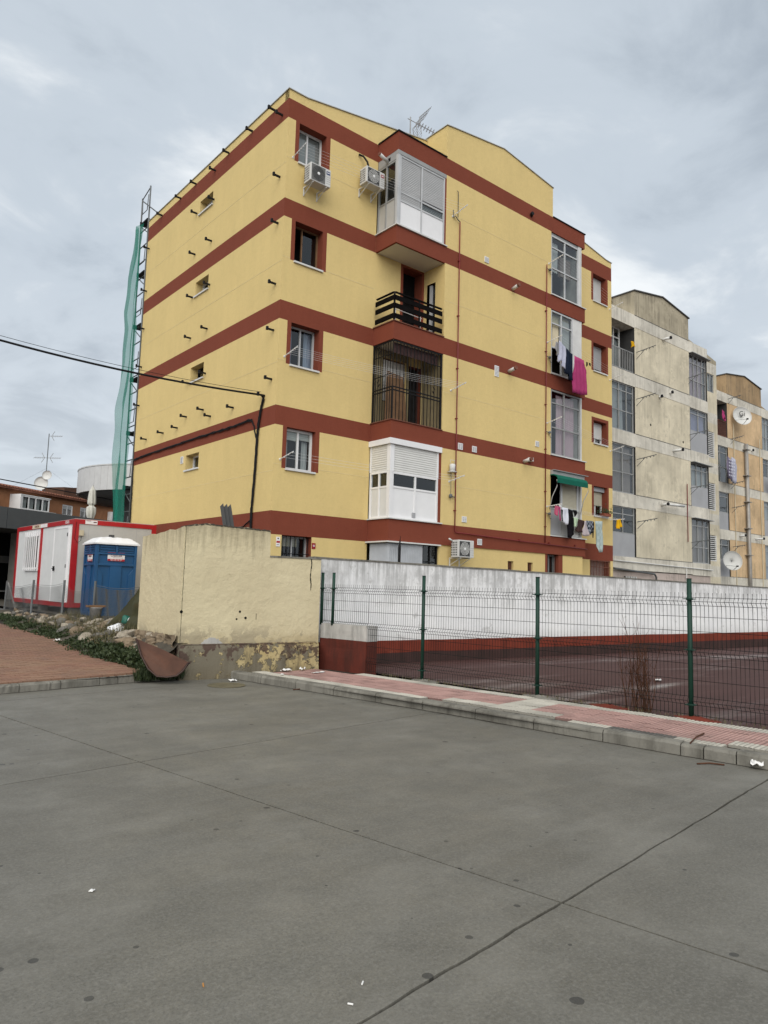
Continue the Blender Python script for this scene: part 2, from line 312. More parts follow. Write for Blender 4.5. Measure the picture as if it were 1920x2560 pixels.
# ---------------------------------------------------------------- mesh helpers
class MB:
    def __init__(s, O=(0, 0, 0), A=(1, 0, 0), N=(0, 1, 0)):
        s.O, s.A, s.N = Vector(O), Vector(A), Vector(N); s.v = []; s.f = []
    def p(s, a, n, z): return s.O + s.A*a + s.N*n + Vector((0, 0, z))
    def add(s, pts): k = len(s.v); s.v += pts; return k
    def box(s, a0, a1, n0, n1, z0, z1):
        k = s.add([s.p(a, n, z) for z in (z0, z1) for n in (n0, n1) for a in (a0, a1)])
        s.f += [tuple(k+i for i in q) for q in ((0, 1, 3, 2), (4, 6, 7, 5), (0, 4, 5, 1), (2, 3, 7, 6), (0, 2, 6, 4), (1, 5, 7, 3))]; return s
    def quad(s, *pts):
        k = s.add([s.p(*q) for q in pts]); s.f.append(tuple(range(k, k+len(pts)))); return s
    def prism(s, poly, n0, n1):
        c = len(poly); k = s.add([s.p(a, n0, z) for a, z in poly] + [s.p(a, n1, z) for a, z in poly])
        s.f.append(tuple(range(k, k+c))); s.f.append(tuple(range(k+2*c-1, k+c-1, -1)))
        for i in range(c): j = (i+1) % c; s.f.append((k+i, k+j, k+c+j, k+c+i))
        return s
    def tube(s, pts, r, n=6, cap=True):
        P = [s.p(*q) for q in pts]; L = len(P); rings = []
        for i in range(L):
            t = (P[min(i+1, L-1)] - P[max(i-1, 0)]).normalized()
            x = t.cross(Vector((0, 0, 1)))
            if x.length < .05: x = t.cross(Vector((1, 0, 0)))
            x.normalize(); y = x.cross(t)
            ri = r[i] if isinstance(r, (list, tuple)) else r
            rings.append(s.add([P[i] + (x*math.cos(2*PI*j/n) + y*math.sin(2*PI*j/n))*ri for j in range(n)]))
        for a, b_ in zip(rings, rings[1:]):
            for j in range(n): s.f.append((a+j, a+(j+1) % n, b_+(j+1) % n, b_+j))
        if cap: s.f.append(tuple(rings[0]+j for j in range(n))); s.f.append(tuple(rings[-1]+n-1-j for j in range(n)))
        return s
    def lathe(s, c, prof, n=16, axis=None):
        c = s.p(*c); ax = Vector(axis).normalized() if axis else Vector((0, 0, 1))
        x = ax.cross(Vector((0, 1, 0)));
        if x.length < .1: x = ax.cross(Vector((1, 0, 0)))
        x.normalize(); y = ax.cross(x); rings = []
        for r, h in prof: rings.append(s.add([c + ax*h + (x*math.cos(2*PI*j/n) + y*math.sin(2*PI*j/n))*max(r, 1e-4) for j in range(n)]))
        for a, b_ in zip(rings, rings[1:]):
            for j in range(n): s.f.append((a+j, a+(j+1) % n, b_+(j+1) % n, b_+j))
        return s
    def grid(s, fn, nu, nv):
        k = s.add([s.p(*fn(i/nu, j/nv)) for j in range(nv+1) for i in range(nu+1)])
        for j in range(nv):
            for i in range(nu): a = k+j*(nu+1)+i; s.f.append((a, a+1, a+nu+2, a+nu+1))
        return s
    def mesh(s, name, mt, smooth=False, base=None):
        me = bpy.data.meshes.new(name); me.from_pydata([tuple(q) for q in s.v], [], s.f)
        bm = bmesh.new(); bm.from_mesh(me); bmesh.ops.recalc_face_normals(bm, faces=bm.faces); bm.to_mesh(me); bm.free()
        if smooth:
            for q in me.polygons: q.use_smooth = True
        me.materials.append(M[mt]); return me
    def build(s, name, mt, parent=None, smooth=False, thick=0, bevel=0):
        if not s.v: return None
        xs = [q.x for q in s.v]; ys = [q.y for q in s.v]; zs = [q.z for q in s.v]
        c = Vector(((min(xs)+max(xs))/2, (min(ys)+max(ys))/2, min(zs))); s.v = [q-c for q in s.v]
        o = bpy.data.objects.new(name, s.mesh(name, mt, smooth)); COL.objects.link(o); o.location = c
        if thick: k = o.modifiers.new('solid', 'SOLIDIFY'); k.thickness = thick; k.offset = 0
        if bevel: k = o.modifiers.new('bevel', 'BEVEL'); k.width = bevel; k.segments = 2; k.limit_method = 'ANGLE'
        adopt(o, parent); return o
ABS = {}
def adopt(o, parent):
    ABS[o.name] = o.location.copy()
    if parent is not None:
        o.location = ABS[o.name] - ABS[parent.name]; o.parent = parent
def thing(name, loc, label, cat, group=None):
    o = bpy.data.objects.new(name, None); o.empty_display_size = .3; COL.objects.link(o); o.location = loc; ABS[o.name] = Vector(loc)
    return tag(o, label, cat, group)
def tag(o, label=None, cat=None, group=None, kind=None):
    if label: o['label'] = label
    if cat: o['category'] = cat
    if group: o['group'] = group
    if kind: o['kind'] = kind
    return o
def inst(name, me, loc, parent=None, rot=(0, 0, 0), scale=(1, 1, 1)):
    o = bpy.data.objects.new(name, me); COL.objects.link(o); o.location = loc; o.rotation_euler = rot; o.scale = scale; adopt(o, parent); return o
def FV(v): return dict(O=(0, v, 0), A=(1, 0, 0), N=(0, -1, 0))      # wall facing the street (-Y)
def FU(u): return dict(O=(u, 0, 0), A=(0, 1, 0), N=(-1, 0, 0))      # wall facing left (-X)
def text_mesh(name, body, size, mt, O, A, n, parent, zc):
    cu = bpy.data.curves.new(name, 'FONT'); cu.body = body; cu.size = size; cu.align_x = 'CENTER'; cu.align_y = 'CENTER'; cu.extrude = .0015; cu.resolution_u = 2
    t = bpy.data.objects.new(name+'_tmp', cu); COL.objects.link(t)
    dg = bpy.context.evaluated_depsgraph_get(); me = bpy.data.meshes.new_from_object(t.evaluated_get(dg)); bpy.data.objects.remove(t)
    me.materials.clear(); me.materials.append(M[mt])
    o = bpy.data.objects.new(name, me); COL.objects.link(o); o.location = Vector(O) + Vector((0, 0, zc)); A = Vector(A)
    o.rotation_euler = (PI/2, 0, math.atan2(A.y, A.x)); adopt(o, parent); return o

# ================================================================ SETTING
g = MB(); g.quad((-350, -350, -.09), (350, -350, -.09), (350, 350, -.09), (-350, 350, -.09)); tag(g.build('ground', 'ground_earth'), kind='structure')
# --- street of concrete slabs; joints run about 9 degrees off the buildings
DS = Vector((.158, -.9874, 0)); DT = Vector((.9896, .130, 0)); J0 = Vector((-6.63, -9.06, 0))
road = MB(); road.quad((-40, -40, -.035), (6, -40, -.035), (6, 2, -.035), (-40, 2, -.035)); road = tag(road.build('road', 'joint_sand'), kind='structure')
def jag(s_, t_, amp, seed):      # broken joint line
    return (noise.noise(Vector((s_*2.3+seed, t_*2.3, seed)))*.6 + noise.noise(Vector((s_*9+seed, t_*9, 3.1)))*.35)*amp
def slab(i, j):
    # i along DT (4.05 m), j along DS (4.12 m)
    WT, WS = 4.12, 4.13
    t0, t1, s0, s1 = i*WT, (i+1)*WT, j*WS, (j+1)*WS
    gap = .0065
    def edge(pa, pb, k):
        out = []
        for q in range(k):
            f = q/k; out.append((pa[0]+(pb[0]-pa[0])*f, pa[1]+(pb[1]-pa[1])*f))
        return out
    n = 56
    ring = edge((t0+gap, s0+gap), (t1-gap, s0+gap), n) + edge((t1-gap, s0+gap), (t1-gap, s1-gap), n) + edge((t1-gap, s1-gap), (t0+gap, s1-gap), n) + edge((t0+gap, s1-gap), (t0+gap, s0+gap), n)
    mb = MB(); pts = []
    for q, (t_, s_) in enumerate(ring):
        side = q//n
        line = j if side == 0 else (j+1 if side == 2 else None)
        if line is not None:
            amp = {1: .017, 0: .006}.get(line, .008)
            s_ += jag(t_, line, amp, line*7.3) + (-1 if side == 2 else 1)*(abs(jag(t_, line*3+side, amp*.4, 21+side)) + (.007*max(0, noise.noise(Vector((t_*1.1, line*5, 2.5))) + .25*noise.noise(Vector((t_*14, line*5+side, 1)))) if line == 1 else 0))
        else:
            cl = i if side == 3 else i+1
            t_ += jag(s_, cl, .008, 50+cl) + (-1 if side == 1 else 1)*abs(jag(s_, cl*3+side, .006, 70+side))
        pts.append(J0 + DT*t_ + DS*s_)
    k = mb.add([Vector((q.x, q.y, 0)) for q in pts]); N_ = len(pts); mb.f.append(tuple(range(k, k+N_)))
    k2 = mb.add([Vector((q.x, q.y, -.03)) for q in pts])
    for q in range(N_): mb.f.append((k+q, k+(q+1) % N_, k2+(q+1) % N_, k2+q))
    mb.build('slab', 'road_concrete', road)
for i in range(-4, 2):
    for j in range(-3, 6):
        slab(i, j)
# --- court floor
g = MB(); g.quad((-.95, -4.0, .09), (60, -9.0, .09), (60, -45, .09), (3.9, -45, .09), (-.35, -11.2, .09)); tag(g.build('court_floor', 'court_surface'), kind='structure')
# --- terrace behind the walls, far street
g = MB(); g.quad((-3.9, -3.7, .66), (60, -3.7, .66), (60, 90, .66), (-3.3, 90, .66), (-3.3, 4, .66), (-3.6, 0, .66)); tag(g.build('terrace_ground', 'dirt'), kind='structure')
g = MB(); g.quad((-60, 9.2, .58), (-3.3, 9.2, .58), (-3.3, 90, .58), (-60, 90, .58)); tag(g.build('far_street', 'asphalt'), kind='structure')
# --- brick paved square on the left, rising gently to the back
def zp(v): return .135 + .035*(v+4.4)
sq = MB()
sq.quad((-40, -8.2, zp(-8.2)-.035), (-6.75, -4.25, zp(-4.25)-.035), (-4.2, -3.9, zp(-3.9)-.035), (-3.2, 9.2, zp(9.2)-.035), (-40, 9.2, zp(9.2)-.035))
square = tag(sq.build('brick_square', 'joint_sand'), kind='structure')
PL, PW = .2, .1
DSQ = Vector((1, .145, 0)).normalized(); DSV = Vector((-.145, 1, 0)).normalized(); S0 = Vector((-4.35, -3.86, 0))
pb = MB(); pb.box(-.096, .096, -.046, .046, -.05, 0); pm = pb.mesh('paver', 'paver_red')
cand = []
for r in range(0, 132):
    off = .5*PL if r % 2 else 0
    for q in range(-75, 4):
        P = S0 + DSQ*(q*PL+off) + DSV*(r*PW+.06)
        lim = -4.30 + .10*math.sin(P.y*1.3) - .10
        if P.x > lim or P.y > 9.0 or P.x < -11.5: continue
        cand.append(P)
def shown(P):
    d = P - camo.location; d.z = 0
    x = d.dot(Vector((math.cos(YAW), -math.sin(YAW), 0))); z = d.dot(Vector((math.sin(YAW), math.cos(YAW), 0)))
    return z > 1 and -.54 < x/z < .54, z
cand = [(shown(P), P) for P in cand]
cand.sort(key=lambda q: (not q[0][0], q[0][1]))
rest = MB()
tilt = math.atan2(DSQ.y, DSQ.x)
for k, ((vis, z), P) in enumerate(cand):
    dz = RND.uniform(-.003, .003)
    if k < 300 and vis: inst('paver', pm, (P.x, P.y, zp(P.y)+dz), square, (.035, 0, tilt+RND.uniform(-.012, .012)))
    elif P.y < 9.0:
        c = [P + DSQ*a*.096 + DSV*b_*.046 for a, b_ in ((-1, -1), (1, -1), (1, 1), (-1, 1))]
        rest.quad(*[(q.x, q.y, zp(q.y)+dz*.6) for q in c])
rest.build('paver_field', 'paver_red', square)['kind'] = 'stuff'
# --- kerb stones
def kerb(parent, A, B, z0, z1, w=.13, name='kerb_stone', gap=.012):
    A, B = Vector((*A, 0)), Vector((*B, 0)); d = (B-A).normalized(); n = Vector((-d.y, d.x, 0)); L = (B-A).length
    mb = MB(); a = gap/2; b_ = L-gap/2; h = RND.uniform(-.006, .006); seg = 6; rows = []
    prof = [(0, z0), (.004, z1-.03), (.022, z1-.004), (w, z1), (w, z0)]
    for i in range(seg+1):
        t = a + (b_-a)*i/seg
        rows.append(mb.add([A + d*t + n*(o + (RND.uniform(-.006, .006) if 0 < i < seg and q in (1, 2) else 0)) + Vector((0, 0, z+h + (RND.uniform(-.006, .003) if q in (1, 2) else 0))) for q, (o, z) in enumerate(prof)]))
    for r0, r1 in zip(rows, rows[1:]):
        for q in range(4): mb.f.append((r0+q, r0+q+1, r1+q+1, r1+q))
    mb.f.append(tuple(rows[0]+q for q in range(5))); mb.f.append(tuple(rows[-1]+q for q in (4, 3, 2, 1, 0)))
    return mb.build(name, 'kerb_stone', parent)
lk = [(-9.6, -4.75), (-8.6, -4.58), (-7.65, -4.44), (-6.78, -4.31), (-6.5, -4.26), (-6.07, -4.2), (-5.91, -4.16), (-5.31, -4.05), (-5.01, -4.0), (-4.73, -3.97), (-4.3, -3.95)]
for a, b_ in zip(lk, lk[1:]): kerb(square, a, b_, -.03, .125)
# --- pavement beside the court
FS = Vector((.1237, -.9923, 0)); FT = Vector((-.9923, -.1237, 0)); F0 = Vector((-1.29, -4.16, 0))     # along the fence, towards the road
pv_ = MB(); pv_.quad((-3.1, -4.2, .085), (-1.2, -4.45, .085), (.2, -16, .085), (-1.45, -16, .085)); pave = tag(pv_.build('pavement', 'joint_sand'), kind='structure')
rk = [(-3.15, -4.14), (-3.03, -5.0), (-2.89, -5.82), (-2.75, -6.65), (-2.61, -7.46), (-2.48, -8.3), (-2.36, -9.15), (-2.27, -10.0), (-2.17, -10.87), (-2.07, -11.71), (-2.03, -11.93), (-1.98, -12.23), (-1.88, -13.0), (-1.74, -13.9), (-1.6, -14.8), (-1.47, -15.7)]
for a, b_ in zip(rk, rk[1:]): kerb(pave, a, b_, -.03, .128)
TS = .248
def tile_mesh(mt):
    mb = MB(); h = TS/2-.003
    prof = []; n = 5; step = 2*h/n
    for i in range(n): x = -h+i*step; prof += [(x+.004, .0), (x+step*.62, .0), (x+step*.72, -.0055), (x+step*.92, -.0055)]
    prof[0] = (-h, 0); prof[-1] = (h, -.0055)
    k = mb.add([Vector((x, y, z)) for y in (-h, h) for x, z in prof]); c = len(prof)
    for i in range(c-1): mb.f.append((k+i, k+i+1, k+c+i+1, k+c+i))
    b0 = mb.add([Vector((-h, -h, -.03)), Vector((h, -h, -.03)), Vector((h, h, -.03)), Vector((-h, h, -.03))])
    mb.f += [(k, b0, b0+1, k+c-1), (k+c, k+2*c-1, b0+2, b0+3), (k, k+c, b0+3, b0), (k+c-1, b0+1, b0+2, k+2*c-1)]
    me = bpy.data.meshes.new('tile'); me.from_pydata([tuple(q) for q in mb.v], [], mb.f); me.materials.append(M[mt]); return me
tm = {k: tile_mesh(k) for k in ('tile_red', 'tile_white', 'tile_grime')}
ang = math.atan2(FS.y, FS.x)
def kerbu(y):        # inner edge of the kerb
    for a, b_ in zip(rk, rk[1:]):
        if b_[1] <= y <= a[1]: return a[0] + (b_[0]-a[0])*(y-a[1])/(b_[1]-a[1]) + .135
    return rk[0][0]+.135 if y > -4.2 else rk[-1][0]+.135
nt_ = 0
for r in range(0, 8):
    for q in range(-1, 47):
        P = F0 + FS*(q*TS + .42) + FT*(r*TS + .22)
        if P.y < -15.6: continue
        ku = kerbu(P.y)
        if P.x - TS*.5 < ku-.02: continue
        if P.y > -4.62 - (P.x+1.4)*.1 or P.x < -2.92: continue
        if r == 0 and P.y > -5.55: continue
        last = P.x - TS*1.5 < ku-.02
        white = r == 0 or last or q in (18, 19)
        mt = 'tile_white' if white else 'tile_red'
        if white and last and 24 < q < 28: mt = 'tile_grime'
        inst('tile', tm[mt], (P.x, P.y, .118+RND.uniform(-.003, .003)), pave, (RND.uniform(-.006, .006), RND.uniform(-.006, .006), ang + (PI/2 if (q//3) % 2 and not white and r % 2 else 0)*0 + RND.uniform(-.006, .006)))
# dark strip of uneven width on the road along both kerbs
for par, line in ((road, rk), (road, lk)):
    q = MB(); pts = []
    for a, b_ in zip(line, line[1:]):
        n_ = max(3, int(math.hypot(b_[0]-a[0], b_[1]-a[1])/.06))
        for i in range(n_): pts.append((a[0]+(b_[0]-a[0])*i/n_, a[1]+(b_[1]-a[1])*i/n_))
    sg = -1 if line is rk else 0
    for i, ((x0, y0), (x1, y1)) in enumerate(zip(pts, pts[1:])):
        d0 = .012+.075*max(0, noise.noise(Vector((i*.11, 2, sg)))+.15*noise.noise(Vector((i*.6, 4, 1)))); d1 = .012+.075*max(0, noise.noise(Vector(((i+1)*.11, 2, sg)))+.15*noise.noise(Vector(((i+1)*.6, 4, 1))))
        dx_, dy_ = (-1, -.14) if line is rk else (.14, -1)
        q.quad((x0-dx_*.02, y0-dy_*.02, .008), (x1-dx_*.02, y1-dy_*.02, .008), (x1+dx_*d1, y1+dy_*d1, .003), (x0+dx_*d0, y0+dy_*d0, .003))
    q.build('gutter_dark_strip', 'gutter_dark_strip', par)['kind'] = 'stuff'
# --- rubble bank between the square and the terrace
def banktop(v): return -3.95 if v < -2 else (-3.95 + (v+2)*.22 if v < 0 else (-3.51 + v*.05 if v < 4 else -3.31 - (v-4)*.12))
def bankz(f, v):
    zt = .60 if v < -1.8 else .655
    s_ = f*f*(3-2*f); z = zp(v)-.02 + (zt-zp(v)+.02)*max(0, min(1, f*1.25))**.8
    return z + noise.noise(Vector((f*4, v*2.1, 1)))*.05*(1 if .05 < f < .93 else 0)
def bankp(f, v): a = -4.62 + .10*math.sin(v*1.3); return a + (banktop(v)+.12-a)*f
bk = MB(); bk.grid(lambda i, j: (bankp(i, -3.9+j*13), -3.9+j*13, bankz(i, -3.9+j*13)), 14, 110)
bank = tag(bk.build('rubble_bank', 'dirt', smooth=True), kind='structure')
def rock(seed):
    bm = bmesh.new(); bmesh.ops.create_icosphere(bm, subdivisions=2, radius=1)
    for v in bm.verts:
        q = v.co.normalized(); d = 1 + .38*noise.noise(q*1.1+Vector((seed*3.7, seed, 0))) + .16*noise.noise(q*2.7+Vector((0, seed*5.1, 0)))
        v.co = Vector((q.x*d*1.0, q.y*d*.75, q.z*d*.62))
    me = bpy.data.meshes.new('stone'); bm.to_mesh(me); bm.free(); return me
rocks = []
for k in range(9):
    me = rock(k+1); me.materials.append(M[('stone_pale', 'stone_tan', 'stone_grey', 'stone_pale', 'stone_tan', 'stone_grey', 'stone_tan', 'stone_pale', 'stone_grey')[k]]); rocks.append(me)
for k in range(210):
    v = RND.uniform(-3.2, 7.5); f = RND.triangular(.22, .95, .62); x = bankp(f, v)
    s_ = RND.choice((.025, .035, .04, .05, .06, .08, .11, .16)) * (1 if v < 4 else .7)
    inst('stone', RND.choice(rocks), (x, v, bankz(f, v)+s_*.25), bank, (RND.uniform(-.5, .5), RND.uniform(-.5, .5), RND.uniform(0, 6.3)), (s_*RND.uniform(.9, 1.3), s_, s_*RND.uniform(.7, 1)))
for x, y, z, s_ in ((-4.30, -.2, .40, .24), (-4.38, -.75, .34, .20), (-4.25, -1.25, .38, .23), (-4.33, -2.1, .32, .22), (-4.2, -2.5, .36, .24), (-4.32, -2.95, .30, .2), (-4.12, .9, .46, .24), (-4.15, 1.7, .5, .2), (-4.1, -3.3, .42, .17), (-4.2, -3.55, .25, .15)):
    inst('stone', RND.choice(rocks), (x, y, z), bank, (RND.uniform(-.4, .4), RND.uniform(-.4, .4), RND.uniform(0, 6.3)), (s_*1.1, s_, s_*.9))

# ================================================================ WALLS BY THE STREET
ya = Vector((-3.98, -3.86, 0)); yb = Vector((-1.38, -4.235, 0)); yd = (yb-ya).normalized(); yn = Vector((yd.y, -yd.x, 0))   # yn faces the street
def rag(n_, a, b_, amp, seed):
    return [(a[0]+(b_[0]-a[0])*i/n_, a[1]+(b_[1]-a[1])*i/n_ + (noise.noise(Vector((i*.9+seed, seed, 0)))*amp if 0 < i < n_ else 0)) for i in range(n_)]
bw = thing('boundary_wall', (-2.7, -4.0, 0), 'cream painted old boundary wall with stepped broken top and peeling plinth at the street corner', 'wall')
L = (yb-ya).length; st = 1.58
fr = dict(O=tuple(ya), A=tuple(yd), N=tuple(yn))
poly = [(0, .30)] + rag(10, (L-.02, .30), (L-.02, 2.12), .0, 1)[:1]
poly = [(0, .45), (L, .45)] + [(L, 2.13)] + rag(9, (L-.02, 2.14), (st+.02, 2.14), .012, 2)[1:] + [(st+.01, 2.145)] + [(st, 2.60)] + rag(14, (st-.01, 2.60), (.35, 2.64), .035, 5)[1:] + [(.35, 2.65), (.02, 2.585)]
w1 = MB(**fr); w1.prism(poly, -.24, 0); w1.build('wall', 'cream_wall', bw)
w2 = MB(**FU(-3.98)); side = [(-3.60, .56), (-2.02, .66)] + [(-2.02, 2.47)] + rag(9, (-2.04, 2.47), (-3.86, 2.56), .035, 9)[1:] + [(-3.855, 2.58)]
sidebot = rag(12, (-3.855, .60), (-2.02, .68), .05, 13)
w2.prism(sidebot + [(-2.02, .68), (-2.02, 2.47)] + rag(9, (-2.04, 2.47), (-3.855, 2.56), .035, 9)[1:] + [(-3.855, 2.58)], -.24, .003); w2.build('return_wall', 'cream_wall', bw)
# rubble core showing under the return wall
def corefn(i, j):
    v = -3.86 + i*1.86; z = .12 + j*.60
    return (-3.965 - .05 - .09*(1-j) + .075*noise.noise(Vector((v*5, z*6, 2))) + .05*noise.noise(Vector((v*13, z*13, 5))), v, z)
w3 = MB(); w3.grid(corefn, 46, 16); w3.build('rubble_core', 'rubble_face', bw)
w4 = MB(O=tuple(ya - yd*.02), A=tuple(yd), N=tuple(yn))
def plf(i, j):
    a = i*(L-.05); z = j*.575; n_ = .165 + .012*noise.noise(Vector((a*3, z*4, 8))) - (.05*max(0, j-.9)*10*.3) + .035*(1-j)
    return (a, n_, z)
w4.grid(plf, 70, 16); w4.quad((0, .0, .575), (L-.05, 0, .585), (L-.05, .16, .57), (0, .155, .57)); w4.quad((0, -.1, 0), (0, .2, 0), (0, .155, .575), (0, -.1, .575)); w4.build('plinth', 'peeling_plinth', bw)
cp = MB(**fr); cp.prism([(0.0, 2.588)] + [(.02+.03*i, 2.590+.06*min(1, .09*i) - max(0, i-12)*.0011 + .030*noise.noise(Vector((i*.9, 3, 1)))) for i in range(1, 52)] + [(st, 2.58), (st, 2.57)] + [(.02+.03*i, 2.575+.05*min(1, .09*i) - max(0, i-12)*.0011 + .028*noise.noise(Vector((i*1.3, 9, 1)))) for i in range(51, 0, -1)] + [(0, 2.575)], -.255, .006); cp.build('top_crust', 'dirt', bw)
cp2 = MB(**fr); cp2.box(st+.005, L+.0, -.25, .012, 2.118, 2.148); cp2.build('top_mortar', 'kerb_stone', bw)
ck = MB(**fr)
for a, zz, amp in ((L-.205, 2.12, .018),):
    pts = [(a + .02*noise.noise(Vector((i*.8, 4, 2))) + .01*math.sin(i*.7), zz - i*.045) for i in range(14)]
    for (a0, z0), (a1, z1) in zip(pts, pts[1:]):
        wv = .011*(1 + .7*noise.noise(Vector((z0*6, 1, 1)))); ck.box(min(a0, a1)-wv/2, max(a0, a1)+wv/2, .0, .004, z1, z0)
for a, z, r in ((1.06, 1.13, .022), (1.17, 1.02, .024), (1.005, 1.0, .018)): ck.lathe((a, .003, z), [(r, 0), (r*.6, .002), (0, .003)], 10, tuple(yn))
ck.box(1.365, 1.372, 0, .004, .99, 1.1)
for i in range(40):
    z_ = .62+i*.049; w_ = .006*(1+.9*noise.noise(Vector((i*.7, 2, 2))));
    ck.box(.022+.004*noise.noise(Vector((i*.5, 1, 7))), .022+w_+.004*noise.noise(Vector((i*.5, 1, 7))), 0, .003, z_, z_+.0495)
ck.lathe((.02, .003, 1.12), [(.028, 0), (.02, .003), (0, .004)], 8, tuple(yn))
ck.build('crack', 'dark_void', bw)
ck = MB(**fr); ck.prism([(.38, .575)] + [(.40+.022*i, .60+.085*math.sin(min(1, i/16)*PI)+.035*noise.noise(Vector((i*.8, 2, 6)))) for i in range(17)] + [(.78, .575)], 0, .003); ck.build('bare_patch', 'stub_grey', bw)
# --- white court wall
ca = Vector((-1.38, -3.99, 0)); cbv = Vector((42, -7.15, 0)); cd = (cbv-ca).normalized(); cn = Vector((cd.y, -cd.x, 0)); CL = (cbv-ca).length
cw = thing('court_wall', (10, -4.7, 0), 'long white weathered wall with a red painted foot behind the court', 'wall')
fr = dict(O=tuple(ca), A=tuple(cd), N=tuple(cn)); seg = 60
def ctop(i): return 2.155 - .0105*CL*i + .012*noise.noise(Vector((i*40, 1, 2)))
top = [(CL*i/seg, ctop(i/seg)) for i in range(seg+1)]
w = MB(**fr); w.prism([(0, .55), (CL, .55)] + top[::-1], -.2, 0); w.build('wall', 'white_wall', cw)
w = MB(**fr); w.prism([(CL*i/seg, .30+.0018*CL*i/seg+.03*noise.noise(Vector((i*1.1, 5, 0)))) for i in range(seg+1)] + [(CL*(1-i/seg), .552+.012*noise.noise(Vector((i*.9, 8, 0)))) for i in range(seg+1)], -.19, .006); w.build('red_foot', 'wall_red_paint', cw)
w = MB(**fr); w.prism([(0, .05), (CL, .05), (CL, .33), (0, .33)], -.18, .004); w.build('dark_foot', 'wall_dark_foot', cw)
w = MB(**fr)
for (a0, z0), (a1, z1) in zip(top, top[1:]): w.prism([(a0, z0-.004), (a1, z1-.004), (a1, z1+.03), (a0, z0+.03)], -.215, .015)
w.build('coping', 'kerb_stone', cw)
# --- stub wall under the fence
sw = thing('stub_wall', (-1.2, -4.8, 0), 'short low stub wall, grey above and dark red below, at the end of the green fence', 'wall')
so = F0 + FS*0.02
fr = dict(O=tuple(so), A=tuple(FS), N=tuple(FT))
def sfn(z0, z1, seed):
    def f(i, j): a = i*1.22; z = z0+(z1-z0)*j; return (a, .012*noise.noise(Vector((a*4, z*5, seed))) + .015, z)
    return f
w = MB(**fr); w.grid(sfn(.0, .66, 1), 14, 8); w.box(.0, 1.22, -.26, -.001, 0, .66); w.build('red_base', 'stub_red', sw)
w = MB(**fr); w.grid(sfn(.655, .93, 4), 14, 5); w.box(-.01, 1.225, -.265, .004, .657, .93); w.build('grey_top', 'stub_grey', sw)

# ================================================================ GREEN MESH FENCE
fence = thing('mesh_fence', (-.8, -8, .1), 'dark green welded mesh fence on round posts between pavement and court', 'fence')
def fpost(s_, zb, zt=1.83):
    P = F0 + FS*s_
    mb = MB(); mb.tube([(P.x, P.y, zb), (P.x, P.y, zt)], .030, 10); o = mb.build('post', 'fence_green', fence, True)
    for q in o.data.polygons: q.use_smooth = len(q.vertices) == 4
    for z in (.28, .95, 1.58):
        if z > zb+.05: c = MB(); c.tube([(P.x, P.y, z-.012), (P.x, P.y, z+.012)], .043, 10); c.box(P.x-.05, P.x+.05, P.y-.055, P.y+.055, z-.006, z+.006); c.build('clamp', 'fence_green', o)
    c = MB(); c.tube([(P.x, P.y, zt-.001), (P.x, P.y, zt+.008)], .032, 10); c.build('cap', 'fence_wire', o)
posts = [(.02, .90), (.33, .90), (2.53, .06), (4.70, .06), (6.88, .06), (9.06, .06), (11.2, .06)]
for s_, zb in posts: fpost(s_, zb, 1.87 if s_ < .5 else 1.83)
def vbend(z):     # the folds pressed into the panel
    for c in (.33, .93, 1.55):
        if abs(z-c) < .05: return .045*(1-abs(z-c)/.05)
    return 0
def panel(s0, s1, zb, zt=1.66):
    mb = MB(O=tuple(F0), A=tuple(FS), N=tuple(FT)); k = int((s1-s0)/.050); r = .0033
    lv = sorted({z for z in (zb, .28, .33, .38, .88, .93, .98, 1.50, 1.55, 1.60, zt) if zb <= z <= zt})
    for i in range(k+1):
        a = s0 + (s1-s0)*i/k; mb.tube([(a, vbend(z), z) for z in lv], r, 4, False)
    for z in (zb+.02, .28, .33, .38, .58, .78, .88, .93, .98, 1.18, 1.36, 1.50, 1.55, 1.60):
        if z >= zb: mb.tube([(s0, vbend(z), z), (s1, vbend(z), z)], .0030, 4, False)
    mb.build('mesh_panel', 'fence_wire', fence)
for (a, za_), (b_, zb_) in zip(posts, posts[1:]):
    lo = .95 if b_ < .4 else (.14)
    if a < 1 < b_: panel(a+.03, 1.26, .95); panel(1.27, b_-.03, .13)
    else: panel(a+.03, b_-.03, lo)
for s_, cl in ((6.95, 'wall_red_paint'), (5.8, 'wall_red_paint'), (4.75, 'kerb_stone'), (2.6, 'kerb_stone')):
    P = F0 + FS*s_; mb = MB(); mb.grid(lambda i, j: (P.x + (.04+.20*j)*math.cos(i*2*PI)*.6, P.y + (.04+.26*j)*math.sin(i*2*PI), .118 + .032*(1-j)**1.3 + .008*noise.noise(Vector((i*9, j*5, s_)))*(1-j)), 18, 4); mb.build('concrete_footing', cl, fence, True)

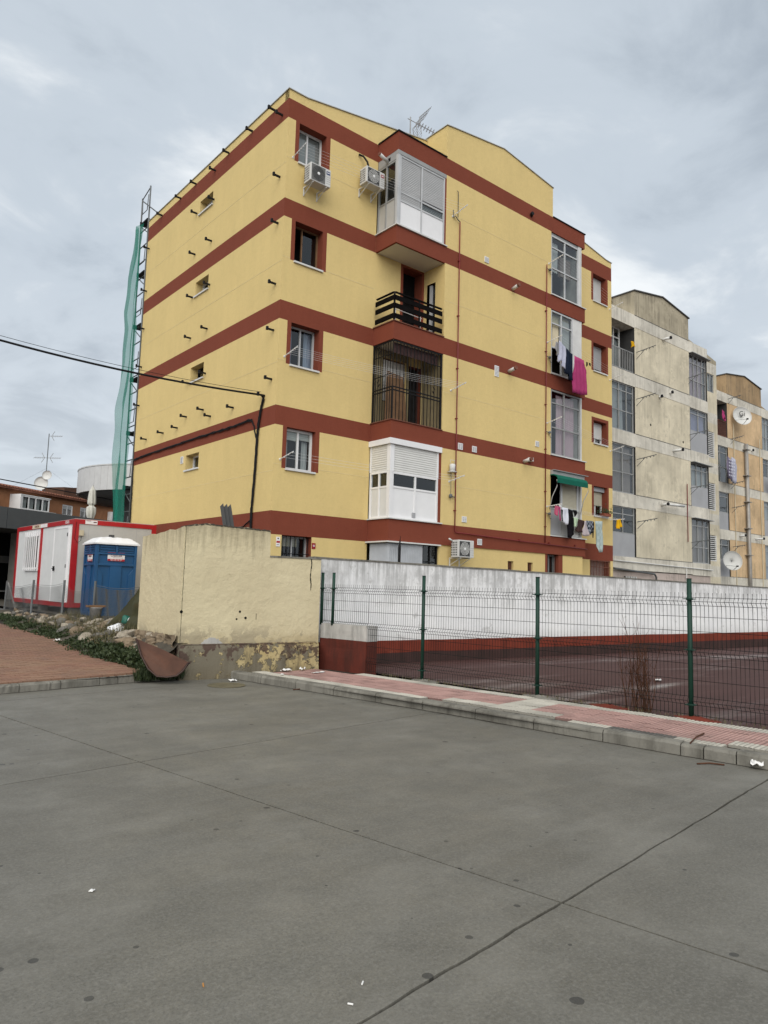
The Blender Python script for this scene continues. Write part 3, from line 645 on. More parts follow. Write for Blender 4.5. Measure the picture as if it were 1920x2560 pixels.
# ================================================================ BUILDING TOOLS
def facade(root, fr, a0, a1, z0, z1, ops=(), bands=(), wall='yellow_render', band='red_render', wname='wall', bname='band', joints=()):
    """flat wall with openings; ops: dict(a=(a0,a1), z=(z0,z1), d=depth, s=(left,right,top,bottom surround), r=reveal material)"""
    ca = {a0, a1}; cz = {z0, z1}
    for o in ops:
        s = o.get('s', (0, 0, 0, 0)); ca |= {o['a'][0], o['a'][1], o['a'][0]-s[0], o['a'][1]+s[1]}; cz |= {o['z'][0], o['z'][1], o['z'][0]-s[3], o['z'][1]+s[2]}
    for b0, b1_ in bands: cz |= {b0, b1_}
    ca = sorted(round(x, 4) for x in ca if a0-1e-6 <= x <= a1+1e-6); cz = sorted(round(x, 4) for x in cz if z0-1e-6 <= x <= z1+1e-6)
    ca = [x for i, x in enumerate(ca) if i == 0 or x-ca[i-1] > .002]; cz = [x for i, x in enumerate(cz) if i == 0 or x-cz[i-1] > .002]
    W_ = MB(**fr); B_ = {i: MB(**fr) for i in range(len(bands))}; S_ = {i: MB(**fr) for i in range(len(ops))}
    for x0, x1 in zip(ca, ca[1:]):
        for y0, y1 in zip(cz, cz[1:]):
            mx_, my_ = (x0+x1)/2, (y0+y1)/2; dest = W_
            hit = False
            for i, o in enumerate(ops):
                s = o.get('s', (0, 0, 0, 0))
                if o['a'][0] < mx_ < o['a'][1] and o['z'][0] < my_ < o['z'][1]: hit = True; break
                if any(s) and o['a'][0]-s[0] < mx_ < o['a'][1]+s[1] and o['z'][0]-s[3] < my_ < o['z'][1]+s[2]: dest = S_[i]
            if hit: continue
            for i, (b0, b1_) in enumerate(bands):
                if b0 < my_ < b1_: dest = B_[i]
            dest.quad((x0, 0, y0), (x1, 0, y0), (x1, 0, y1), (x0, 0, y1))
    for i, o in enumerate(ops):
        (x0, x1), (y0, y1), d = o['a'], o['z'], o.get('d', .28); mb = S_[i]
        for q in (((x0, 0, y0), (x0, -d, y0), (x0, -d, y1), (x0, 0, y1)), ((x1, 0, y0), (x1, 0, y1), (x1, -d, y1), (x1, -d, y0)), ((x0, 0, y1), (x0, -d, y1), (x1, -d, y1), (x1, 0, y1)), ((x0, 0, y0), (x1, 0, y0), (x1, -d, y0), (x0, -d, y0))): mb.quad(*q)
    W_.build(wname, wall, root)
    for i in B_: B_[i].build(bname, band, root)
    for i, o in enumerate(ops): S_[i].build('window_surround', o.get('r', band), root)
    for z, spans in joints:
        for x0, x1 in spans:
            j_ = MB(**fr); j_.box(x0, x1, -.001, .0035, z-.007, z+.007); j_.build('joint_line', 'yellow_joint', root)
def slats(mb, a0, a1, z0, z1, n, pitch=.045):
    k = max(2, int((z1-z0)/pitch)); h = (z1-z0)/k
    for i in range(k):
        z = z0+i*h; mb.quad((a0, n, z+h*.12), (a1, n, z+h*.12), (a1, n+.007, z+h*.55), (a0, n+.007, z+h*.55)); mb.quad((a0, n+.007, z+h*.55), (a1, n+.007, z+h*.55), (a1, n, z+h), (a0, n, z+h)); mb.quad((a0, n-.004, z), (a1, n-.004, z), (a1, n, z+h*.12), (a0, n, z+h*.12))
def drape(mb, a0, a1, z0, z1, n, waves=6, amp=.03, seed=0):
    k = max(16, waves*6)
    mb.grid(lambda i, j: (a0+(a1-a0)*i, n + amp*math.sin(i*waves*2*PI + .6*math.sin(j*2+seed)) * (.5+.5*(1-j)) + .01*noise.noise(Vector((i*8, j*2, seed))), z0+(z1-z0)*j), k, 5)
def glazing(root, fr, a0, a1, z0, z1, n=-.28, cols=(.5,), rows=(), fw=.05, fm='white_paint', name='window', pane='pane', open_cols=(), sash=None, back=None, bd=.75, cell_panel=None, skip_back=False):
    """a frame with mullions, one pane per cell; cols/rows are fractions of width/height"""
    f = MB(**fr); t = .03
    f.box(a0, a0+fw, n-t, n+t, z0, z1); f.box(a1-fw, a1, n-t, n+t, z0, z1); f.box(a0+fw, a1-fw, n-t, n+t, z0, z0+fw); f.box(a0+fw, a1-fw, n-t, n+t, z1-fw, z1)
    xs = [a0+fw*.8] + [a0+(a1-a0)*c for c in cols] + [a1-fw*.8]; ys = [z0+fw*.8] + [z0+(z1-z0)*r for r in rows] + [z1-fw*.8]
    for x in xs[1:-1]: f.box(x-fw*.45, x+fw*.45, n-t*.8, n+t*.8+.004, z0+fw, z1-fw)
    for y in ys[1:-1]: f.box(a0+fw, a1-fw, n-t*.7, n+t*.7+.002, y-fw*.45, y+fw*.45)
    o = f.build(name, fm, root)
    for i in range(len(xs)-1):
        for j in range(len(ys)-1):
            if (i, j) in open_cols: continue
            g_ = MB(**fr); x0, x1, y0, y1 = xs[i]+.01, xs[i+1]-.01, ys[j]+.01, ys[j+1]-.01
            if cell_panel and (i, j) in cell_panel: g_.box(x0, x1, n-.012, n+.008, y0, y1); g_.build('panel', cell_panel[(i, j)], o)
            else: g_.quad((x0, n-.004, y0), (x1, n-.004, y0), (x1, n-.004, y1), (x0, n-.004, y1)); g_.build('pane', pane, o)
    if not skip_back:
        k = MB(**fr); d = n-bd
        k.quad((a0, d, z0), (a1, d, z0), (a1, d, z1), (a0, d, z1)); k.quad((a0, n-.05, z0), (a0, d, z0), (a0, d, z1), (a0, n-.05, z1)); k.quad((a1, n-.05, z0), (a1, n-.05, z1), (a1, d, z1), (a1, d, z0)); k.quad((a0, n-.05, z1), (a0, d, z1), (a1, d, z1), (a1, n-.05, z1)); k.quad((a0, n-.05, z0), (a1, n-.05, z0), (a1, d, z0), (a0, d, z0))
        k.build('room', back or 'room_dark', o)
    return o
def sub(root, fr, name, mt, fn, **k):
    mb = MB(**fr); fn(mb); return mb.build(name, mt, root, **k)
def curtain(win, fr, a0, a1, z0, z1, n, mt, waves=5, amp=.025, seed=0): return sub(win, fr, 'curtain', mt, lambda b_: drape(b_, a0, a1, z0, z1, n, waves, amp, seed), smooth=True)
def shutter(win, fr, a0, a1, z0, z1, n, mt='shutter_white', pitch=.045): return sub(win, fr, 'shutter', mt, lambda b_: slats(b_, a0, a1, z0, z1, n, pitch))
def sill(win, fr, a0, a1, z, n0, n1=.05, mt='sill_white'): return sub(win, fr, 'sill', mt, lambda b_: b_.box(a0, a1, n0, n1, z-.045, z))

# ================================================================ YELLOW APARTMENT BLOCK
T = [0, 3.47, 6.16, 8.92, 11.68, 14.46]; Bt = [0, 2.88, 5.66, 8.42, 11.18, 13.92]
BANDS = [(Bt[k], T[k]) for k in range(1, 6)]
UL, UR, DM, UE, DB = 3.07, 11.93, -.897, 15.0, 9.49        # bay corners, front plane, end, depth
yl = thing('apartment_building', (7.5, 4.5, .66), 'freshly painted yellow apartment block with dark red bands, nearest of the row', 'building')
F0v, FM, FG, FGm = FV(0), FV(DM), FU(0), FU(UL)
SILL = [0, 4.57, 7.28, 10.06, 12.80]
JN = [4.66, 7.36, 10.10, 12.82]
# left wing and right wing
opsL = [dict(a=(.36, 1.24), z=(SILL[k], Bt[k+1]-.02), s=(.12, .13, .02, 0), d=.30, r='red_render') for k in (4, 3, 2, 1)] + [dict(a=(.34, 1.24), z=(1.55, Bt[1]-.002), s=(0, .0, 0, 0), d=.32, r='red_render')]
facade(yl, F0v, 0, UL, 0, T[5], opsL, BANDS, joints=[(z, [(0.0, .24), (1.37, UL)]) for z in JN])
opsR = [dict(a=(13.77, 14.64), z=(z0, z1), s=(.13, .11, st_, sb), d=.30, r='red_render') for z0, z1, st_, sb in ((12.82, 13.90, .02, 0), (10.06, 11.16, .02, 0), (7.27, 8.14, .12, 0), (4.53, 5.64, .02, 0))] + [dict(a=(13.54, 14.75), z=(1.3, Bt[1]-.002), d=.25, r='red_render')]
facade(yl, F0v, UR, UE, 0, T[5], opsR, BANDS)
# end wall
opsG = [dict(a=(4.28, 5.18), z=z, d=.30, r='yellow_render') for z in ((13.26, 13.68), (10.55, 11.0), (7.78, 8.25), (5.03, 5.49))]
facade(yl, FG, 0, DB, 0, 14.71, opsG, BANDS, wname='end_wall', joints=[(z-.12, [(0, 4.2 if i in () else DB)]) for i, z in enumerate((4.6, 7.40, 10.10, 12.80))])
for k_, (z0, z1) in enumerate(((13.26, 13.68), (10.55, 11.0), (7.78, 8.25), (5.03, 5.49))):
    w = glazing(yl, FG, 4.28, 5.18, z0, z1, -.27, (.5,), (), .045, 'white_paint' if k_ != 2 else 'black_iron')
    sill(w, FG, 4.24, 5.22, z0, -.28, .045)
vt = MB(**FG); vt.box(5.34, 5.52, 0, .02, 5.27, 5.49); v_ = vt.build('vent_grille', 'white_paint', yl); vt = MB(**FG)
for i in range(5): vt.box(5.37, 5.49, .021, .026, 5.30+i*.036, 5.318+i*.036)
vt.build('louvre', 'grey_panel', v_)
# the front of the middle part
ops = [dict(a=(7.94, 8.21), z=(2.05, 2.56), d=.15, r='yellow_render'), dict(a=(8.89, 9.15), z=(2.05, 2.56), d=.15, r='yellow_render'), dict(a=(9.89, 10.48), z=(.7, Bt[1]-.002), s=(.12, .22, 0, 0), d=.25, r='red_render')]
facade(yl, FV(DM+.035), 4.97, UR-.12, 0, Bt[1]+.01, ops, (), wname='ground_floor_wall')
facade(yl, FM, 4.98, 10.0, Bt[1], T[5], (), BANDS, joints=[(z-.05, [(4.98, 10.0)]) for z in JN])
o = MB(**FM)
for a, b_ in ((UL, 4.98), (10.0, UR)):      # slab edges of the two bay stacks
    for k in range(1, 6):
        s_ = MB(O=(0, 0, 0)); s_.box(a, b_, DM, -.002, Bt[k], T[k]); s_.build('bay_slab', 'red_render', yl)
sf = MB(); sf.quad((UL+.06, DM+.06, Bt[4]-.004), (4.98, DM+.06, Bt[4]-.004), (4.98, 0, Bt[4]-.004), (UL+.06, 0, Bt[4]-.004)); sf.build('soffit', 'soffit_white', yl)
sf = MB(); sf.quad((UL+.06, DM+.06, Bt[3]-.004), (4.98, DM+.06, Bt[3]-.004), (4.98, 0, Bt[3]-.004), (UL+.06, 0, Bt[3]-.004)); sf.build('soffit', 'soffit_white', yl)
gf = MB(); gf.quad((4.97, DM+.035, 0), (4.97, 0, 0), (4.97, 0, Bt[1]), (4.97, DM+.035, Bt[1])); gf.quad((UR-.12, DM+.035, 0), (UR-.12, 0, 0), (UR-.12, 0, Bt[1]), (UR-.12, DM+.035, Bt[1])); gf.quad((4.97, DM+.035, Bt[1]), (10, DM+.035, Bt[1]), (10, DM, Bt[1]), (4.97, DM, Bt[1])); gf.build('side_wall', 'yellow_render', yl)
# attic fronts and roof
at = MB(**F0v); at.prism([(0, 14.46), (4.97, 14.46), (4.97, 15.42), (.56, 14.71), (0, 14.71)], -.2, 0); at.build('attic_wall', 'yellow_render', yl)
at = MB(**F0v); at.prism([(10.05, 14.46), (UE, 14.46), (UE, 14.68), (14.6, 14.70), (10.05, 15.42)], -.2, 0); at.build('attic_wall', 'yellow_render', yl)
at = MB(**FM); at.prism([(4.97, 14.46), (10.08, 14.46), (10.08, 15.51), (7.52, 15.84), (4.97, 15.49)], -1.1, 0); at.build('attic_wall', 'yellow_render', yl)
def coping(pts, fr, n0, n1, h=.022):
    mb = MB(**fr)
    for (a, z), (c, y) in zip(pts, pts[1:]): mb.prism([(a, z), (c, y), (c, y+h), (a, z+h)], n0, n1)
    mb.build('coping', 'coping_metal', yl)
coping([(-.03, 14.711), (.56, 14.711), (4.96, 15.42)], F0v, -.22, .03); coping([(10.09, 15.42), (14.6, 14.70), (UE+.02, 14.68)], F0v, -.22, .03)
coping([(4.94, 15.49), (7.52, 15.84), (10.11, 15.51)], FM, -1.1, .03); coping([(0.23, 14.711), (DB, 14.711)], FG, -.22, .03)
for a, b_ in ((UL-.03, 4.97), (10.09, UR+.03)): c_ = MB(); c_.box(a, b_, DM-.03, -.002, T[5], T[5]+.03); c_.build('coping', 'black_iron', yl)
rf = MB(); rf.quad((0, .2, 14.66), (7.5, .2, 15.78), (7.5, DB, 15.78), (0, DB, 14.66)); rf.quad((15, .2, 14.66), (7.5, .2, 15.78), (7.5, DB, 15.78), (15, DB, 14.66)); rf.build('roof', 'roof_tile', yl)
bwk = MB(); bwk.quad((0, DB, 0), (UE, DB, 0), (UE, DB, 14.7), (7.5, DB, 15.8), (0, DB, 14.7)); bwk.quad((UE, 0, 0), (UE, DB, 0), (UE, DB, 14.7), (UE, 0, 14.7)); bwk.build('rear_wall', 'yellow_render', yl)
# corner trim strip
# wing windows
w = glazing(yl, F0v, .36, 1.24, SILL[4], Bt[5]-.02, -.27, (.47,), (), .045, 'white_paint'); shutter(w, F0v, .40, .77, 12.95, 13.86, -.31, 'shutter_grey'); shutter(w, F0v, .79, 1.2, 12.82, 13.86, -.33, 'shutter_grey'); sill(w, F0v, .34, 1.26, SILL[4], -.28)
w = glazing(yl, F0v, .36, 1.24, SILL[3], Bt[4]-.02, -.27, (.42,), (), .035, 'timber_tan', open_cols=((0, 0),)); sill(w, F0v, .34, 1.26, SILL[3], -.28)
w = glazing(yl, F0v, .36, 1.24, SILL[2], Bt[3]-.02, -.27, (.5,), (), .045, 'alu'); sill(w, F0v, .34, 1.26, SILL[2], -.28)
curtain(w, F0v, .40, .60, 7.30, 8.36, -.36, 'curtain_blue', 3); curtain(w, F0v, .98, 1.22, 7.30, 8.36, -.36, 'curtain_blue', 3, seed=2)
w = glazing(yl, F0v, .36, 1.24, SILL[1], Bt[2]-.02, -.18, (.5,), (), .06, 'white_paint'); sill(w, F0v, .34, 1.26, SILL[1], -.2)
shutter(w, F0v, .40, .78, 5.36, 5.62, -.22); shutter(w, F0v, .82, 1.2, 5.40, 5.62, -.22); curtain(w, F0v, .42, .58, 4.6, 5.4, -.32, 'curtain_white', 2); curtain(w, F0v, 1.02, 1.2, 4.6, 5.4, -.32, 'curtain_white', 2, seed=4)
w = glazing(yl, F0v, .34, 1.24, 1.55, Bt[1]-.01, -.27, (.5,), (), .04, 'alu'); curtain(w, F0v, .36, 1.0, 2.62, 2.86, -.33, 'curtain_cream', 4)
for i in range(7): b_ = MB(**F0v); x = .40+i*.13; b_.box(x-.007, x+.007, -.10, -.086, 1.56, 2.86); b_.build('bar', 'black_iron', w)
b_ = MB(**F0v); b_.box(.34, 1.24, -.085, -.075, 2.42, 2.435); b_.build('bar', 'black_iron', w)
for x, z, mt in ((.235, 2.70, 'sign_white'), (1.31, 2.70, 'badge_red')):
    s_ = MB(**F0v); s_.box(x-.055, x+.055, .002, .012, z-.12, z+.12 if mt == 'sign_white' else z+.03); p_ = s_.build('alarm_sign', mt, yl)
    if mt == 'sign_white':
        t_ = MB(**F0v); t_.box(x-.05, x+.05, .0125, .014, z-.03, z+.02); t_.build('sign_stripe', 'sign_red', p_); t_ = MB(**F0v); t_.box(x-.02, x+.015, .0125, .014, z+.065, z+.095); t_.box(x-.04, x+.03, .0125, .0135, z-.08, z-.07); t_.build('sign_mark', 'black_iron', p_)
    else: t_ = MB(**F0v); t_.lathe((x, .0125, z-.04), [(.03, 0), (.03, .002), (0, .0025)], 12, (0, -1, 0)); t_.build('sign_mark', 'curtain_pink', p_)
# right wing windows
for (z0, z1), cfg in zip(((12.82, 13.90), (10.06, 11.16), (7.27, 8.14), (4.53, 5.64)), ('closed', 'low', 'half', 'plant')):
    w = glazing(yl, F0v, 13.77, 14.64, z0, z1, -.27, (.5,), (), .045, 'white_paint'); sill(w, F0v, 13.74, 14.67, z0, -.28)
    lo = {'closed': z0+.02, 'low': z0+.18, 'half': z0+.25, 'plant': z0+.42}[cfg]
    shutter(w, F0v, 13.80, 14.61, lo, z1-.05, -.22, {'closed': 'shutter_white', 'low': 'shutter_grey', 'half': 'shutter_white', 'plant': 'shutter_beige'}[cfg])
    if cfg == 'plant': sub(w, F0v, 'shutter_box', 'grey_panel', lambda b_: b_.box(13.78, 14.63, -.24, -.12, z1-.17, z1-.002))
    if cfg == 'half': curtain(w, F0v, 13.82, 14.55, z0+.03, z0+.3, -.34, 'curtain_white', 7)
gr = MB(**F0v); gr.box(13.5, 14.79, -.002, .03, 2.84, 2.87); gr.box(13.5, 14.79, .0, .03, 1.3, 1.33); gr = gr.build('window_grille', 'rust_iron', yl)
for i in range(14): x = 13.52+i*.0965; b_ = MB(**F0v); b_.box(x-.009, x+.009, .004, .024, 1.33, 2.84); b_.build('bar', 'rust_iron', gr)
for z in (1.75, 2.2, 2.62): b_ = MB(**F0v); b_.box(13.5, 14.79, .024, .032, z-.009, z+.009); b_.build('bar', 'rust_iron', gr)
k = MB(**F0v); k.quad((13.54, -.25, 1.3), (14.75, -.25, 1.3), (14.75, -.25, 2.88), (13.54, -.25, 2.88)); k.build('room', 'curtain_taupe', gr)
# small ground floor windows and door
for a, b_ in ((7.94, 8.21), (8.89, 9.15)):
    w = glazing(yl, FV(DM+.035), a, b_, 2.05, 2.56, -.12, (), (), .02, 'timber_tan')
    for i in range(3): q = MB(**FV(DM+.035)); x = a+.07+i*.065; q.box(x-.007, x+.007, -.05, -.036, 2.05, 2.56); q.build('bar', 'rust_iron', w)
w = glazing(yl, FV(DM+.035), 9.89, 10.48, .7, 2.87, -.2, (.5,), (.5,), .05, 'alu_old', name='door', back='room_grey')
for i in range(6): q = MB(**FV(DM+.035)); x = 9.95+i*.095; q.box(x-.006, x+.006, -.10, -.088, .75, 2.86); q.build('bar', 'black_iron', w)
# ---- loggia 3: open balcony with black boards
lg = MB(); lg.quad((4.98, DM, Bt[1]), (4.98, -.50, Bt[1]), (4.98, -.50, Bt[5]), (4.98, DM, Bt[5])); lg.quad((4.98, -.50, 10.72), (4.98, 0, 10.72), (4.98, 0, Bt[5]), (4.98, -.5, Bt[5])); lg.quad((4.98, -.14, Bt[1]), (4.98, 0.35, Bt[1]), (4.98, .35, 10.72), (4.98, -.14, 10.72))
lg.quad((4.98, -.50, Bt[1]), (4.98, 0, Bt[1]), (4.98, 0, 8.9), (4.98, -.5, 8.9)); lg.build('loggia_side_wall', 'yellow_render', yl)
d_ = MB(); d_.quad((5.10, -.50, 8.93), (5.10, -.14, 8.93), (5.10, -.14, 10.72), (5.10, -.5, 10.72)); d_ = d_.build('balcony_door', 'room_dark', yl)
q = MB(); q.box(5.03, 5.08, -.30, -.2, 8.93, 10.7); q.build('door_frame', 'alu', d_); q = MB(); q.quad((5.085, -.48, 8.95), (5.085, -.3, 8.95), (5.085, -.3, 10.6), (5.085, -.48, 10.6)); q.build('pane', 'pane', d_)
# yellow back walls behind bay stack (left): one facade with the openings of floors 2 and 3
facade(yl, F0v, UL, 4.98, T[2], T[4], [dict(a=(4.14, 4.90), z=(8.93, 11.10), s=(.10, .08, .07, 0), d=.34, r='red_render'), dict(a=(3.45, 4.35), z=(6.9, 8.2), d=.14, r='yellow_render'), dict(a=(4.45, 4.95), z=(6.17, 8.15), d=.2, r='red_render')], [(Bt[3], T[3])], wname='loggia_back_wall')
q = MB(); q.quad((4.975, DM+.06, T[2]), (4.975, 0, T[2]), (4.975, 0, Bt[3]), (4.975, DM+.06, Bt[3])); q.build('inner_side_wall', 'cage_shade_tan', yl)  # tan sheets over the yellow inner walls: cage shade painted into their colour
for a0_, a1_ in ((UL+.02, 3.45), (4.35, 4.45)): q = MB(**F0v); q.quad((a0_, .004, T[2]), (a1_, .004, T[2]), (a1_, .004, Bt[3]), (a0_, .004, Bt[3])); q.build('inner_back_wall', 'cage_shade_tan', yl)
for z0_, z1_ in ((T[2], 6.9), (8.2, Bt[3])): q = MB(**F0v); q.quad((3.45, .004, z0_), (4.35, .004, z0_), (4.35, .004, z1_), (3.45, .004, z1_)); q.build('inner_back_wall', 'cage_shade_tan', yl)
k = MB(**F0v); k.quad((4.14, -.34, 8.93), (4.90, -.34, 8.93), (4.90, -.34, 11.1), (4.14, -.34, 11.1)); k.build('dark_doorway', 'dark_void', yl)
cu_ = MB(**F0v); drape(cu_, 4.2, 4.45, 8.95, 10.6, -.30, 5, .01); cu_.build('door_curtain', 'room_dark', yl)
rl = thing_rail = None
RT = 9.76
rail = MB(); rail.box(UL-.0, UL+.04, DM+.0, DM+.04, T[3]+.02, RT); o = rail.build('balcony_railing', 'black_iron', yl)
q = MB(); q.box(4.0, 4.03, DM, DM+.035, T[3]+.02, RT); q.build('baluster', 'black_iron', o)
q = MB(); q.box(UL+.05, 4.90, DM-.005, DM+.045, RT-.03, RT+.01); q.build('handrail', 'black_wood', o)
q = MB(); q.box(UL-.005, UL+.045, DM+.045, -.1, RT-.03, RT+.01); q.build('handrail', 'black_wood', o)
for z in (9.52, 9.29, 9.00):
    q = MB(); q.box(UL+.02, 4.88, DM-.03, DM-.002, z-.0, z+.135); q.build('board', 'black_wood', o)
    q = MB(); q.box(UL-.03, UL-.002, DM-.03, -.1, z-.0, z+.135); q.build('board', 'black_wood', o)
q = MB(); q.box(UL-.02, 4.98, DM-.03, DM+.03, T[3]-.001, T[3]+.022); q.box(UL-.03, UL+.03, DM+.03, -.002, T[3]-.001, T[3]+.022); q.build('edge_trim', 'rust_iron', yl)
q = MB(); q.box(UL-.02, 4.98, DM-.03, DM+.03, T[2]-.001, T[2]+.022); q.box(UL-.03, UL+.03, DM+.03, -.002, T[2]-.001, T[2]+.022); q.build('edge_trim', 'rust_iron', yl)
# ---- loggia 2: barred cage
cage = MB(); cage.box(UL+.01, UL+.05, DM+.01, DM+.05, T[2]+.02, 7.1); cage.box(4.9, 4.95, DM+.01, DM+.05, T[2]+.02, Bt[3]); cage.box(UL+.01, UL+.05, -.06, -.02, T[2]+.02, Bt[3])
for z in (7.0, 7.09): cage.box(UL+.05, 4.9, DM+.012, DM+.038, z-.015, z+.015); cage.box(UL+.012, UL+.038, DM+.05, -.06, z-.015, z+.015)
cage.box(UL+.05, 4.9, DM+.012, DM+.038, Bt[3]-.05, Bt[3]-.02); cage.box(UL+.012, UL+.038, DM+.05, -.06, Bt[3]-.05, Bt[3]-.02); cage = cage.build('barred_cage', 'black_iron', yl)
nb = 14
for i in range(nb+1):
    x = UL+.03+(4.92-UL-.03)*i/nb; q = MB(); q.box(x-.008, x+.008, DM+.017, DM+.033, T[2]+.02, Bt[3]-.05); q.build('bar', 'black_iron', cage)
for i in range(1, 8):
    y = DM+.03+(-.04-DM-.03)*i/8; q = MB(); q.box(UL+.017, UL+.033, y-.008, y+.008, T[2]+.02, Bt[3]-.05); q.build('bar', 'black_iron', cage)
for z in (7.45, 8.02):
    q = MB(); q.box(UL+.013, UL+.037, DM+.05, -.06, z-.009, z+.009); q.build('crossbar', 'black_iron', cage)
    q = MB(); q.box(4.35, 4.9, DM+.013, DM+.037, z-.009, z+.009); q.build('crossbar', 'black_iron', cage)
for a, z, ax in ((4.62, 8.2, 'f'), (4.62, 7.25, 'f'), (4.0, 7.65, 'f'), (-.3, 8.2, 's'), (-.3, 7.25, 's')):
    q = MB()
    for sg in (1, -1):
        pts = [(sg*(.10-.0)*(1-t)*math.cos(t*9)*.6, .02+.11*sg*(1-t*.5)*abs(math.sin(t*4.5))+sg*.02) for t in [i/14 for i in range(15)]]
        q.tube([(a+p0, DM+.005, z+p1) if ax == 'f' else (UL+.005, a+p0, z+p1) for p0, p1 in pts], .007, 5)
    q.build('scroll', 'black_iron', cage)
w = glazing(yl, F0v, 3.45, 4.35, 6.9, 8.2, -.1, (.5,), (), .05, 'timber_tan'); shutter(w, F0v, 3.5, 4.32, 6.95, 8.15, -.05, 'shutter_white', .085)
k = MB(**F0v); k.quad((4.45, -.2, 6.17), (4.95, -.2, 6.17), (4.95, -.2, 8.15), (4.45, -.2, 8.15)); k.build('dark_doorway', 'room_dark', yl)
vl = MB(**FV(DM+.12)); drape(vl, UL+.1, 4.85, 8.08, 8.37, 0, 9, .012); vl.build('cloth_valance', 'cloth_brown', yl, True)
# ---- bay 4 (top): aluminium enclosure
def bay_corner(z0, z1, mt): q = MB(); q.box(UL+.005, UL+.09, DM+.005, DM+.09, z0, z1); return q.build('corner_post', mt, yl)
bay_corner(T[4]+.03, Bt[5]-.02, 'alu')
w = glazing(yl, FM, UL+.09, 4.93, T[4]+.03, Bt[5]-.12, -.045, (.48,), (.36, .48), .055, 'alu', 'bay_window', cell_panel={(0, 0): 'white_panel', (1, 0): 'white_panel'})
shutter(w, FM, UL+.15, 3.96, 12.48, 13.76, -.035, 'shutter_grey', .05); shutter(w, FM, 4.03, 4.88, 12.78, 13.76, -.035, 'shutter_grey', .05)
for i in range(6): q = MB(**FM); q.box(4.02, 4.88, -.10, -.09, 12.52+i*.045, 12.545+i*.045); q.build('blind_slat', 'shutter_grey', w)
q = MB(**FM); q.box(UL+.0, 4.97, -.09, -.0, Bt[5]-.12, Bt[5]-.002); q.build('shutter_box', 'alu_old', w)
q = MB(**FM); q.box(4.93, 4.98, -.06, -.002, T[4]+.03, Bt[5]-.12); q.build('side_strip', 'red_render', w)
q = MB(); q.box(UL-.04, 5.02, DM-.05, DM+.12, T[4], T[4]+.03); q.box(UL-.04, UL+.12, DM+.12, -.002, T[4], T[4]+.03); q.build('sill', 'sill_white', w)
w = glazing(yl, FGm, DM+.09, -.02, T[4]+.03, Bt[5]-.25, -.045, (.55,), (.42,), .05, 'alu_old', 'bay_side_window', cell_panel={(0, 0): 'cabin_end', (1, 0): 'cabin_end'})
q = MB(**FGm); q.box(DM+.09, -.01, -.09, -.005, Bt[5]-.25, Bt[5]-.002); q.build('panel', 'alu_old', w); q = MB(**FGm); q.box(-.55, -.45, -.005, .002, Bt[5]-.19, Bt[5]-.09); q.build('vent_hole', 'black_iron', w)
q = MB(); q.tube([(UL+.05, -.42, 13.74), (UL-.36, -.50, 13.80)], .050, 12); pfl = q.build('flue_pipe', 'white_old', yl, True); q = MB(); q.tube([(UL-.355, -.50, 13.80), (UL-.38, -.505, 13.803)], .051, 12); q.build('flue_cap', 'rust_iron', pfl)
# ---- bay 1: white PVC enclosure
bay_corner(T[1]+.03, Bt[2]-.16, 'white_panel')
w = glazing(yl, FM, UL+.09, 4.88, T[1]+.03, 4.76, -.045, (.5,), (.67,), .06, 'white_panel', 'bay_window', cell_panel={(0, 0): 'white_panel', (1, 0): 'white_panel'})
shutter(w, FM, UL+.15, 4.83, 4.70, Bt[2]-.16, -.025, 'shutter_white', .06)
for x_ in (UL+.12, 4.855): q = MB(**FM); q.box(x_-.03, x_+.03, -.075, -.005, 4.762, Bt[2]-.16); q.build('shutter_guide', 'white_panel', w)
q = MB(**FM); q.box(UL-.06, 4.96, -.02, .05, Bt[2]-.16, Bt[2]-.005); q.build('shutter_box', 'white_panel', w); q = MB(**FGm); q.box(DM+.02, -.01, -.02, .05, Bt[2]-.16, Bt[2]-.005); q.build('shutter_box', 'white_panel', w)
q = MB(**FM); q.box(4.88, 4.98, -.06, -.002, T[1]+.03, Bt[2]-.16); q.build('side_strip', 'red_render', w)
q = MB(); q.box(UL-.04, 5.02, DM-.05, DM+.12, T[1], T[1]+.03); q.box(UL-.04, UL+.12, DM+.12, -.002, T[1], T[1]+.03); q.build('sill', 'sill_white', w)
q = MB(**FM); q.box(3.92, 4.03, -.03, -.005, 3.56, 3.70); q.build('vent_hole', 'grey_panel', w)
w = glazing(yl, FGm, DM+.09, -.02, T[1]+.03, 4.78, -.045, (.5,), (.66,), .055, 'white_panel', 'bay_side_window', cell_panel={(0, 0): 'cabin_white', (1, 0): 'cabin_white'}, bd=.03)
shutter(w, FGm, DM+.14, -.06, 4.76, Bt[2]-.16, -.025, 'shutter_white', .06)
for x_ in (DM+.115, -.04): q = MB(**FGm); q.box(x_-.025, x_+.025, -.075, -.005, 4.782, Bt[2]-.16); q.build('shutter_guide', 'white_panel', w)
